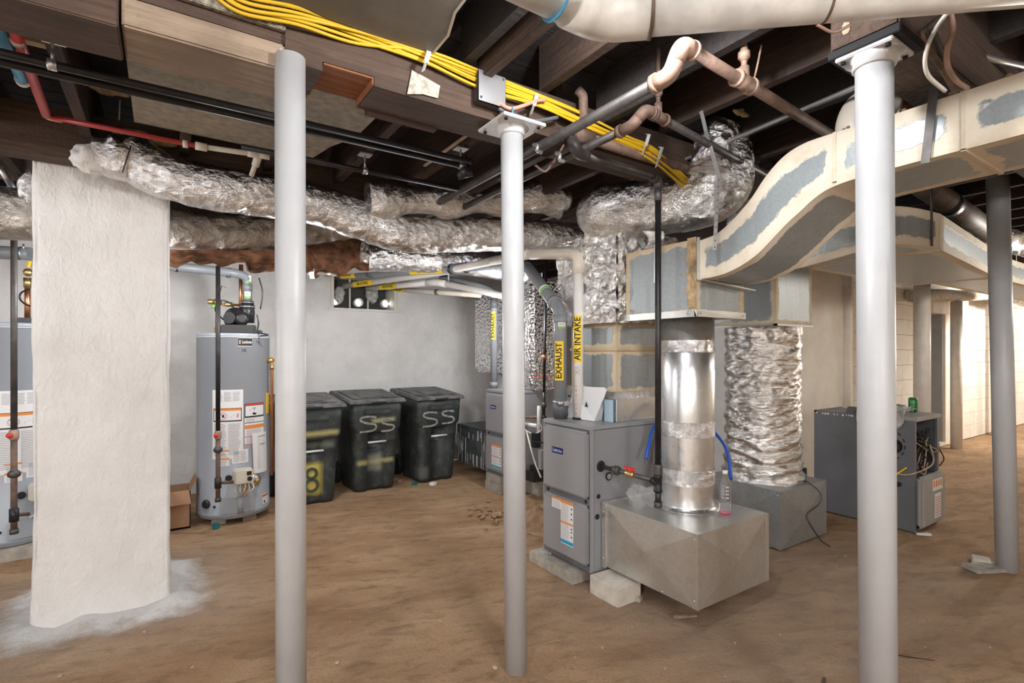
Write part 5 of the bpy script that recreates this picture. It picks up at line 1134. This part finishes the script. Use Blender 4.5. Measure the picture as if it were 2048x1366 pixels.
heater(.496, 5.085, .03, 0, 'grey water heater with a black blower, left of the grey columns')
heater(-.93, 5.09, .075, .36, 'grey water heater cut by the left edge behind the whitewashed pier', False)
o = boxp('concrete_pad', 'concrete', None, -1.25, 4.78, -.015, -.62, 5.4, .075, bevel=.01); tag(o, 'concrete pad under the water heater at the left edge', 'block')
for i, a in enumerate((-.6, .6, 2.2, 3.6)):
    c = (.496+.2*math.cos(th_to_cam(.496, 5.085)+a), 5.085+.2*math.sin(th_to_cam(.496, 5.085)+a)); tag(boxp('wood_shim', 'tanX' if i else 'concrete', None, c[0]-.05, c[1]-.04, -.015, c[0]+.05, c[1]+.04, .032), ['grey shim under the left of the whole water heater', 'wooden shim under the front right of the whole water heater', 'wooden shim under the rear right of the whole water heater', 'wooden shim under the rear left of the whole water heater'][i], 'shim')
def gasline(px, d, pyt, pyb, pytee, pyu, pyv, label, bpx, bd, mt, top=None):
    t = thing('gas_pipe', D(px, pyb, d), label, 'pipe'); a, b = D(px, pyt, d), D(px, pyb, d); b = Vector((a.x, a.y, b.z)); z = lambda py: D(px, py, d).z
    tubep('riser', mt, t, [a, Vector((a.x, a.y, z(pyv)))], .0165, 14); tubep('riser', 'rust', t, [Vector((a.x, a.y, z(pyv))), b], .0165, 14)
    one('union', 'irongrey', t, lambda m: m.lathe([(.02, 0), (.032, .01), (.032, .03), (.02, .045)], (a.x, a.y, z(pyu)), (0, 0, 1), 10))
    one('tee', 'iron', t, lambda m: m.lathe([(.024, 0), (.024, .08)], (a.x, a.y, z(pytee)-.04), (0, 0, 1), 14)); one('drip_cap', 'irongrey', t, lambda m: m.lathe([(.022, 0), (.022, .03)], (a.x, a.y, b.z-.005), (0, 0, 1), 14))
    one('valve_body', 'rustlite', t, lambda m: m.lathe([(.02, 0), (.025, .01), (.025, .055), (.02, .065)], (a.x, a.y, z(pyv)), (0, 0, 1), 12)); one('lever', 'redvalve', t, lambda m: m.ball(Vector((a.x, a.y, z(pyv)+.032))+cw(0, -.03, 0), .017, 8))
    tubep('branch', 'rust', t, [Vector((a.x, a.y, z(pytee))), D(bpx, pytee-2, bd)], .012, 10)
    if top: tubep('elbow', 'steel', t, [a, a+V(0, 0, .02), D(*top)], .019, 12, .03)
    return t
gasline(436, 4.05, 532, 1002, 966, 905, 878, 'black gas pipe dropping in front of the whole water heater', 466, 4.18, 'iron')
gasline(28, 3.22, 385, 1066, 1030, 955, 880, 'dark gas pipe at the left edge beside the whitewashed pier', 56, 3.4, 'irongrey', (0, 335, 3.1))
t = thing('copper_pipe', D(54, 640, 3.75), 'copper pipe over the left-edge water heater beside the pier', 'pipe'); tubep('pipe', 'copper', t, [D(55, 560, 3.8), D(55, 648, 3.8)], .018, 12); one('valve', 'brass', t, lambda m: (m.ball(D(56, 545, 3.8), .03, 8), m.cyl(D(55, 575, 3.8), D(55, 556, 3.8), .024))); one('handle', 'yellowlabel', t, lambda m: m.bar(D(56, 535, 3.78), D(60, 522, 3.78), .02, .01)); tubep('wire', 'black', t, smoothpath([D(58, 578, 3.75), D(42, 586, 3.75), D(40, 598, 3.75), D(50, 608, 3.75), D(60, 612, 3.75)]), .006, 8)
tag(boxp('vent_hood', 'black', None, *(D(46, 652, 3.72)-V(.02, .06, .0)), *(D(46, 636, 3.72)+V(.12, .06, 0))), 'black plastic box on top of the left-edge water heater', 'box')
t = thing('grey_pipe', D(30, 506, 3.9), 'grey plastic vent pipe along the back wall at the left edge', 'vent pipe'); tubep('pipe', 'pvcgrey', t, [D(-60, 502, 3.9), D(62, 508, 3.98)], .05, 18); one('hanger_clip', 'steel', t, lambda m: (m.cyl(D(45, 507, 3.95), D(49, 507, 3.953), .053), m.cyl(D(47, 500, 3.9), D(47, 488, 3.9), .006)))
tag(one('foil_scrap', 'foil', None, lambda m: m.ball(D(52, 375, 2.8), .05, 14, (.5, .5, 1.5), crumple(.03, 16))), 'foil scrap peeping out at the left edge of the pier', 'foil')
tag(one('old_post', 'beamX', None, lambda m: m.bar(D(-30, 210, 2.9), D(28, 340, 3.4), .16, .16)), 'brown timber stub hung with cobweb at the left edge', 'timber')
m = MB(); m.grid(lambda u, v: D(4+36*u+10*v, 205+70*u+10*math.sin(v*3), 2.75), 6, 3); tag(m.build('cobweb', 'web'), 'grey cobweb hanging at the left edge under the dark header', 'cobweb')
t = thing('cardboard_box', (.05, 5.05, 0), 'open brown cardboard box between the pier and the whole water heater', 'box')
def cbx(m):
    m.box(-.13, 4.93, -.01, .17, 4.936, .29); m.box(-.13, 5.2, -.01, .17, 5.206, .29); m.box(-.13, 4.93, -.01, -.124, 5.2, .29); m.box(.164, 4.93, -.01, .17, 5.2, .29); m.box(-.13, 4.93, -.01, .17, 5.2, .0)
one('carton', 'cardboard', t, cbx)
one('flap', 'cardboard', t, lambda m: m.prism([(-.12, 4.925, .29), (.16, 4.925, .29), (.17, 4.85, .20), (-.12, 4.85, .20)], (0, .004, .003))); one('flap', 'cardboard', t, lambda m: m.prism([(.168, 4.94, .29), (.168, 5.19, .29), (.21, 5.19, .37), (.21, 4.94, .37)], (.004, 0, 0)))

# ------------------------------------------------------------------ trash carts
def rrect(wx, y0, y1, r, z, notch=0, nd=0, n=5):
    P = []
    for cx, cy, a0 in ((wx-r, y1-r, 0), (-wx+r, y1-r, 90), (-wx+r, y0+r, 180), (wx-r, y0+r, 270)):
        for k in range(n+1):
            a = math.radians(a0+90*k/n); P.append(Vector((cx+r*math.cos(a), cy+r*math.sin(a), z)))
        if a0 == 180:
            for xx, yy in ((-notch-.012, y0), (-notch, y0+nd), (notch, y0+nd), (notch+.012, y0)): P.append(Vector((xx, yy, z)))
    return P
YEL = (.52, .47, .20); CHK = (.36, .36, .33)
def cart(x, y, ang, label, mat, eight=False, ss=()):
    t = thing('trash_cart', (x, y, 0), label, 'trash cart', 'black trash carts'); X = Matrix.Translation((x, y, 0)) @ Matrix.Rotation(ang, 4, 'Z')
    m = MB(); m.xf = X; R = []
    for z, wx, y0, y1, nt, nd in ((-.01, .205, -.225, .23, .085, .03), (.03, .215, -.24, .25, .085, .03), (.40, .232, -.258, .29, .085, .045), (.475, .236, -.262, .30, .085, .10), (.478, .238, -.264, .30, .085, .11), (.585, .244, -.270, .312, .085, .11), (.588, .244, -.270, .312, .085, .002), (.60, .246, -.272, .315, .10, .001), (.63, .262, -.292, .32, .10, 0), (.73, .268, -.298, .33, .10, 0), (.80, .270, -.300, .335, .1, 0), (.90, .276, -.305, .345, .1, 0)):
        R.append(rrect(wx, y0, y1, .06, z, nt, nd))
    m.rings(R, True, True); m.build('body', mat, t)
    m = MB(); m.xf = X
    prof = [(-.33, .885), (-.335, .905), (-.30, .925), (.02, .955), (.36, .985), (.385, .965), (.385, .94), (.02, .915)]
    m.prism([(-.295, a, b) for a, b in prof], (.59, 0, 0)); l = m.build('lid', 'cartlid', t, .008)
    m = MB(); m.xf = X
    for a, b2, zz in ((-.285, .32, .0),): m.prism([(-.235, -.25, .934), (.235, -.25, .934), (.235, .31, .983), (-.235, .31, .983)], (0, 0, .006)); m.prism([(-.15, -.22, .945), (.10, -.22, .945), (.12, -.02, .962), (-.15, -.02, .962)], (0, 0, .006))
    m.build('lid_panel', 'cartlid', l, .004)
    m = MB(); m.xf = X; m.box(-.075, -.343, .888, .075, -.33, .903); m.build('lid_grip', 'blackmat', l)
    m = MB(); m.xf = X; m.box(-.145, -.325, .77, .145, -.29, .835); m.build('front_ledge', mat, t, .014)
    m = MB(); m.xf = X; m.cyl((-.095, -.275, .49), (.095, -.275, .49), .0105, 10); m.build('catch_bar', 'columnend', t)
    m = MB(); m.xf = X; m.cyl((-.27, .29, .11), (-.22, .29, .11), .115, 20); m.cyl((.22, .29, .11), (.27, .29, .11), .115, 20); m.build('wheel', 'blackmat', t)
    m = MB(); m.xf = X; m.cyl((-.24, .40, .90), (.24, .40, .90), .016, 10); m.box(-.24, .34, .88, -.20, .41, .92); m.box(.20, .34, .88, .24, .41, .92); m.build('handle', 'black', t)
    if ss:
        for x0, zz, sc_ in ss:
            m = MB(); m.xf = X
            S = [(.5, .75), (.0, .9), (-.45, .75), (-.45, .4), (-.1, .12), (.4, -.1), (.5, -.5), (.25, -.85), (-.5, -.9)]; S = smoothpath([(a*.165*sc_+x0, 0, b*.085*sc_+zz) for a, b in S], 5)
            for i in range(len(S)-1):
                a, b = S[i], S[i+1]; f = lambda p: -.2945-.006*(p.z-.65)/.1 if p.z > .628 else -.2945+.02*(.628-p.z)/.03
                m.bar((a.x, f(a), a.z), (b.x, f(b), b.z), .021, .003, (0, -1, 0))
            m.build('chalk_letter', 'chalk', t)
    if eight:
        m = MB(); m.xf = X; 
        for zz, rr in ((.275, .045), (.165, .055)):
            for i in range(20):
                a, b = 2*PI*i/20, 2*PI*(i+1)/20; m.bar((rr*math.cos(a), -.226, zz+rr*math.sin(a)), (rr*math.cos(b), -.226, zz+rr*math.sin(b)), .028, .004, (0, -1, 0))
        m.build('stencil_number', 'cartdark', t)
    return t
M['cartlid'] = plain('dusty_grey_lid', (.20, .20, .195), .6, 0, 10, .3, .2, 50)
M['cartdark'] = plain('dark_green_stencil', (.05, .06, .04), .6)
M['chalk'] = plain('grey_chalk_paint', CHK, .9, 0, 40, .3)
cart(1.125, 5.27, .02, 'black trash cart with a painted 8, just right of the leftmost column', bin_material('cart_plastic_yellow', [(-.3, .24, .63, .67, YEL, .9), (-.09, .09, .08, .37, (.50, .42, .08), .95), (-.2, .2, .52, .56, (.20, .21, .16), .6)]), True)
cart(1.79, 5.45, .03, 'middle black trash cart with a yellow sprayed band', bin_material('cart_plastic_band', [(-.05, .19, .70, .725, YEL, .95), (-.19, .19, .27, .30, YEL, .9), (-.08, .08, .19, .36, (.25, .25, .17), .6)]), False, ((-.10, .68, 1), (.11, .655, .8)))
cart(2.485, 5.46, .05, 'black trash cart farthest right with two chalked letters', bin_material('cart_plastic_plain', [(-.21, -.1, .03, .16, (.20, .20, .18), .5)]), False, ((-.12, .68, 1), (.10, .69, .9)))

# ------------------------------------------------------------------ old furnace on the right
t = thing('old_furnace', (5.1, 2.0, 0), 'old dark grey furnace standing opened in front of the block wall', 'furnace')
m = MB(); X0, X1, Y0, Y1, ZT = 4.85, 5.34, 1.63, 2.38, .895
m.box(X0, Y0, .0, X0+.012, Y1, ZT-.02); m.box(X1-.012, Y0, 0, X1, Y1, ZT-.02); m.box(X0, Y1-.012, 0, X1, Y1, ZT-.02); m.box(X0, Y0+.45, 0, X1, Y0+.46, ZT-.02); m.box(X0, Y0, 0, X1, Y1, .012); m.box(X0, Y0+.01, .40, X1, Y0+.45, .41); m.build('cabinet', 'oldgrey', t, .002)
boxp('front_post', 'oldgrey', t, X1-.035, Y0-.005, 0, X1+.002, Y0+.012, ZT-.02); boxp('front_post', 'oldgrey', t, X0-.002, Y0-.005, 0, X0+.03, Y0+.012, ZT-.02)
boxp('top_panel', 'oldlight', t, X0-.004, Y0-.02, ZT-.035, X1+.01, Y0+.34, ZT, bevel=.006); boxp('top_flange', 'oldgrey', t, X0+.02, Y0+.52, ZT-.03, X1, Y1-.02, ZT-.018)
m = MB(); m.box(X0, Y0+.34, ZT-.03, X0+.02, Y1, ZT-.012); m.prism([(X0+.02, Y0+.42, ZT-.02), (X0+.02, Y1-.25, ZT-.02), (X0+.06, Y1-.25, ZT+.04), (X0+.06, Y0+.42, ZT+.04)], (.004, 0, 0)); m.box(X0, Y1-.02, ZT-.03, X1, Y1, ZT-.01); m.build('bent_rim', 'oldgrey', t)
one('chipped_paint', 'columnend', t, lambda m: [m.box(X0-.0015, y, ZT-.035-random.uniform(0, .008), X0-.0005, y+random.uniform(.006, .02), ZT-.025) for y in [Y0+.36+i*.024 for i in range(16)] if random.random() < .7])
m = MB(); m.box(X0+.02, Y0-.055, .03, X1-.01, Y0+.0, .43); pn = m.build('lower_panel', 'oldlight', t, .02)
m = MB(); m.box(X0+.20, Y0-.0565, .30, X0+.40, Y0-.055, .39); a = m.build('label', 'paper', pn); one('print', 'orange_ink', a, lambda m: [m.box(X0+.21+i*.05, Y0-.0575, .33, X0+.235+i*.05, Y0-.0565, .38) for i in range(4)])
m = MB(); m.box(X0+.24, Y0-.0565, .08, X0+.37, Y0-.055, .275); a = m.build('label', 'paper', pn); one('print', 'red_ink', a, lambda m: [m.box(X0+.25, Y0-.0575, .10+i*.02, X0+.36, Y0-.0565, .104+i*.02) for i in range(8)])
def clutter(m):
    for i in range(26):
        p = [V(random.uniform(X0+.06, X1-.06), Y0+random.uniform(.0, .15), random.uniform(.43, .82)) for _ in range(4)]
        m.tube(smoothpath(p, 5), .005, 6)
one('wires', 'blackmat', t, clutter); 
def clutter2(m):
    for i in range(6):
        p = [V(random.uniform(X0+.06, X1-.06), Y0+random.uniform(-.02, .12), random.uniform(.42, .75)) for _ in range(4)]; m.tube(smoothpath(p, 5), .005, 6)
one('wires', 'strip', t, clutter2); one('fan_housing', 'steel', t, lambda m: (m.ball((X0+.26, Y0+.12, .72), .06, 10, (1, .6, 1.4)), m.ball((X0+.18, Y0+.1, .60), .045, 10), m.box(X0+.1, Y0+.08, .66, X0+.2, Y0+.16, .84)))
tubep('loose_wire', 'strip', t, smoothpath([V(X0+.25, Y0-.02, .66), V(X0+.2, Y0-.06, .55), V(X0+.05, Y0-.06, .50), V(X0-.03, Y0+.06, .44), V(X0-.02, Y0+.25, .47)]), .006, 8); tubep('loose_wire', 'yellowlabel', t, smoothpath([V(X0-.03, Y0+.04, .50), V(X0-.04, Y0+.10, .44), V(X0-.03, Y0+.12, .40)]), .006, 8); tubep('loose_wire', 'black', t, smoothpath([V(X1, Y0-.01, .6), V(X1+.03, Y0-.03, .52), V(X1, Y0-.01, .46)]), .005, 8)
m = MB(); m.lathe([(.055, 0), (.055, .002)], (X0-.001, Y0+.13, .655), (-1, 0, 0), 18); m.lathe([(.014, 0), (.014, .002)], (X0-.001, Y0+.20, .735), (-1, 0, 0), 12); m.build('knockout_hole', 'dark_hole', t)
m = MB()
for i in range(9):
    a = 1.0+i*.42; m.bar((X0-.001, Y0+.19+.13*math.cos(a), .66+.13*math.sin(a)), (X0-.001, Y0+.19+.13*math.cos(a+.22), .66+.13*math.sin(a+.22)), .008, .002, (-1, 0, 0))
m.build('knockout_ring', 'blackmat', t)
m = MB(); m.lathe([(.05, 0), (.05, .03), (.02, .05)], (X0-.002, Y0+.13, .645), (-1, .2, .3), 16); m.build('hole_duct', 'black', t)
m = MB(); P_ = [(X0-.012, Y0+.14, .36), (X0-.012, Y0+.30, .40), (X0-.012, Y0+.40, .50), (X0-.012, Y0+.36, .56), (X0-.012, Y0+.22, .50)]; m.prism(P_, (.011, 0, 0)); mo = m.build('inducer_plate', 'galvdrip', t, .004)
m = MB(); m.lathe([(.045, 0), (.04, .03)], (X0-.012, Y0+.24, .44), (-1, 0, 0), 16); m.cyl((X0-.03, Y0+.10, .355), (X0-.0, Y0+.10, .355), .018, 12); m.build('motor_cap', 'black', mo)
m = MB(); m.bar((X0-.02, Y0+.22, .51), (X0-.02, Y0+.36, .60), .05, .03, (-1, 0, 0)); m.build('gas_manifold', 'galvdull', mo)
m = MB()
def rag(u, v):
    x = X0-.04+.30*u; y = Y0+.06+.34*v; p = Vector((u*4, v*4, 1)); h = .035+.05*noise.noise(p)+.03*abs(noise.noise(p*2.3))
    if u < .2: return Vector((X0-.02, y, ZT+.02-(.2-u)*.55*(.6+.5*math.sin(v*9))))
    return Vector((x, y, ZT+max(.004, h)))
m.grid(rag, 40, 40); tag(m.build('rag', 'rag'), 'crumpled grey rag lying on the old furnace', 'rag')
c = D(1826, 820, 4.42); t = thing('drink_can', (c.x, c.y, ZT), 'green drink can standing on the old furnace behind the rag', 'can'); one('can_body', 'greencan', t, lambda m: m.lathe([(.026, 0), (.033, .008), (.033, .108), (.027, .12)], (c.x, c.y, ZT), (0, 0, 1), 20)); one('can_lid', 'steel', t, lambda m: m.lathe([(.027, 0), (.027, .003), (.022, .001)], (c.x, c.y, ZT+.119), (0, 0, 1), 20)); one('print', 'green_ink', t, lambda m: [m.patch(c.x, c.y, .0335, th_to_cam(c.x, c.y)-.6, th_to_cam(c.x, c.y)+.5, ZT+z, ZT+z+.008, 5) for z in (.03, .05, .07, .085)])
tag(one('white_stick', 'pvc', None, lambda m: m.bar((4.80, 1.60, .008), (4.87, 1.53, .008), .02, .015)), 'short white plastic piece by the foot of the old furnace', 'scrap')

# ------------------------------------------------------------------ things on and around the near furnace
t = thing('water_bottle', (2.616, 1.766, .50), 'clear plastic water bottle with pink dregs on the bright metal box', 'bottle'); bx, by = 2.616, 1.766; zb = .4955
one('bottle_body', 'bottle', t, lambda m: m.lathe([(.024, 0), (.031, .006), (.032, .03), (.030, .05), (.032, .07), (.032, .16), (.030, .18), (.014, .215), (.0125, .225)], (bx, by, zb), (0, 0, 1), 26)); one('cap', 'pvc', t, lambda m: m.lathe([(.0145, 0), (.0145, .018), (.012, .02)], (bx, by, zb+.223), (0, 0, 1), 18)); one('dregs', 'pinkwater', t, lambda m: m.lathe([(.022, .002), (.028, .007), (.029, .014)], (bx, by, zb), (0, 0, 1), 20))
th_ = th_to_cam(bx, by); one('print', 'grey_ink', t, lambda m: (m.text_cyl('H2O', .022, bx, by, .0328, th_-.35, zb+.13, True, .075), [m.patch(bx, by, .0326, th_+.1, th_+.7, zb+.09+.02*i, zb+.10+.02*i, 4) for i in range(4)]))
m = MB(); m.ball(D(1284, 995, 3.06), .073, 26, (1.05, .9, .95), crumple(.05, 13)); tag(m.build('plastic_bag', 'film'), 'crumpled clear plastic bag on the bright metal box', 'bag')
t = thing('manual_bag', (2.34, 2.57, .96), 'clear bag of white manuals leaning on the furnace plenum behind the vent pipes', 'documents')
for i in range(5):
    m = MB(); k = i*.010
    m.grid(lambda u, v: Vector((2.352-k-.05*(1-v)*(.3+.7*i/5)+.012*math.sin(u*3+i), 2.745-.30*u-.012*i*v+.02*(1-v)*(u-.5)*2, .962+.20*v-.015*math.sin(u*2+i)*v)), 12, 8); m.build('booklet', 'paper', t)
m = MB(); m.grid(lambda u, v: Vector((2.282+.006*math.sin(u*5+v*3), 2.75-.345*u, .962+.215*v)), 14, 10); m.build('clear_cover', 'film', t)
one('print', 'ink', t, lambda m: (m.add([V(2.274, 2.555, 1.05), V(2.274, 2.525, 1.045), V(2.274, 2.54, 1.085)], [(0, 1, 2)]), m.box(2.273, 2.70, 1.10, 2.275, 2.725, 1.112), [m.box(2.273, 2.70+.008*(i % 3), 1.0+i*.008, 2.275, 2.735, 1.003+i*.008) for i in range(7)]))
tag(boxp('blue_folder', 'bluefolder', None, 2.335, 2.372, .96, 2.352, 2.44, 1.10, bevel=.002), 'pale blue folder standing beside the bag of manuals', 'folder')
m = MB(); m.tube(smoothpath([D(1292, 918, 3.16), D(1298, 890, 3.2), D(1312, 850, 3.3), D(1370, 815, 3.4), D(1432, 868, 3.42), D(1455, 905, 3.42), D(1462, 960, 3.4)]), .011, 10); tag(m.build('blue_hose', 'bluehose'), 'blue hose showing on both sides behind the round sheet metal duct', 'hose')
tag(tubep('power_cable', 'irongrey', None, smoothpath([V(3.98, 2.02, .43), D(1612, 962, 3.80), D(1640, 985, 3.76), D(1638, 1008, 3.74), D(1614, 1028, 3.72), D(1620, 1048, 3.7), D(1642, 1080, 3.72), Vector((*D(1660, 1103, 3.72).xy, .012))], 8), .006, 8), 'grey cable hanging over the dull metal box to the floor', 'cable')
tag(boxp('black_box', 'black', None, 4.12, 2.10, .42, 4.17, 2.18, .50, bevel=.003), 'small black box on the dull metal box beside the foil riser', 'box')
# dirt, stones and litter
m = MB()
def mound(u, v):
    a = u*2*PI; r = v*.34; p = Vector((2.62+r*math.cos(a)*.8, 3.42+r*math.sin(a), 0)); return Vector((p.x, p.y, -.02+.13*max(0, 1-v**1.5)*(1+.6*noise.noise(p*7))+.015*noise.noise(p*22)))
m.grid(mound, 60, 24); tag(m.build('dirt_mound', 'mound'), 'loose brown dirt heaped between the two grey furnaces', 'dirt')
m = MB()
for i in range(70):
    a = random.uniform(0, 2*PI); r = abs(random.gauss(0, .17)); m.ball((2.38+r*math.cos(a), 3.85+r*math.sin(a)*1.3, .002), random.uniform(.005, .022), 4, (1, 1, .6))
o = m.build('dirt_crumbs', 'mound'); tag(o, 'crumbled earth scattered left of the middle column foot, near the back furnace', 'dirt'); o['kind'] = 'stuff'
m = MB(); m.ball((0, 0, 0), .02, 5, (1.2, .9, .6), lambda p: .004*noise.noise(p*90)); st = m.build('pebble', 'stone')
spots = [(675, 1323, .9), (990, 1332, 1.1), (1005, 985, 1.3), (755, 1073, .6), (827, 1030, .5), (1150, 1310, .6), (1172, 1180, .7), (1330, 1330, .6), (870, 1022, .5), (795, 1130, .5), (1470, 1280, .6), (1560, 1265, .5), (1115, 1135, .5), (1540, 1330, .5), (640, 1120, .6), (545, 1145, .5), (820, 1125, .4), (960, 1150, .4), (880, 1235, .6), (1690, 1110, .8), (1672, 1130, .6), (1900, 1200, .5), (1980, 1290, .5), (1850, 1290, .5), (290, 1258, .8), (345, 1240, .6), (470, 1085, .4), (560, 1300, .5), (385, 1330, .7), (120, 1350, .9), (700, 1240, .4), (760, 1250, .6), (1205, 1290, .7), (1265, 1250, .6), (1620, 1180, .5), (1450, 1345, .5), (1035, 1050, .7), (985, 1030, .8), (975, 1020, .6), (1880, 1105, .6)]
for i, (px, py, s) in enumerate(spots):
    d = (EYE)*FOC/(py-HOR); p = D(px, py, d); o = st if i == 0 else st.copy()
    if i: COL.objects.link(o)
    o.location = (p.x, p.y, floor_h(p.x, p.y)-.002); o.scale = (s*.55, s*.55, s*.55); o.rotation_euler = (0, 0, i*1.7); tag(o, 'small pebble lying loose on the bare dirt floor', 'stone', 'pebbles on the dirt floor')
def flat(px, py, sx, sy, h, ang, name, mt, label, cat):
    d = EYE*FOC/(py-HOR); p = D(px, py, d); m = MB(); m.xf = Matrix.Translation((p.x, p.y, floor_h(p.x, p.y))) @ Matrix.Rotation(ang, 4, 'Z'); m.box(-sx/2, -sy/2, -.003, sx/2, sy/2, h); tag(m.build(name, mt, None, min(h, sx, sy)*.2), label, cat)
flat(866, 967, .07, .06, .03, .6, 'white_scrap', 'paper', 'white scrap in front of the farthest right trash cart', 'scrap')
flat(829, 966, .06, .05, .03, .6, 'teal_scrap', 'teal', 'teal plastic piece at the foot of the farthest right trash cart', 'scrap')
flat(432, 1054, .05, .05, .05, .2, 'teal_scrap', 'teal', 'teal plastic block under the whole water heater', 'scrap')
flat(798, 962, .05, .04, .02, .3, 'brown_clod', 'mound', 'brown clod between the middle and right trash carts', 'dirt')
flat(1975, 1135, .26, .12, .025, -.5, 'broken_slab', 'concrete', 'broken concrete flake at the foot of the far right column', 'rubble')
flat(1962, 1122, .12, .10, .03, .3, 'broken_slab', 'concretelight', 'small pale rubble piece behind the broken concrete flake', 'rubble')
flat(1828, 1312, .16, .006, .004, -.9, 'twig', 'beamX', 'thin dark twig on the dirt right of the foreground column', 'twig')
flat(1648, 1357, .05, .012, .008, .4, 'twig', 'beamX', 'short dark twig at the bottom edge left of the foreground column', 'twig')
flat(1278, 1198, .05, .03, .025, .4, 'grey_chip', 'concrete', 'grey stone chip beside the pale concrete block', 'rubble')
flat(1850, 1065, .08, .03, .012, .2, 'torn_paper', 'strip', 'tan torn paper beside the white plastic piece at the old furnace', 'scrap')
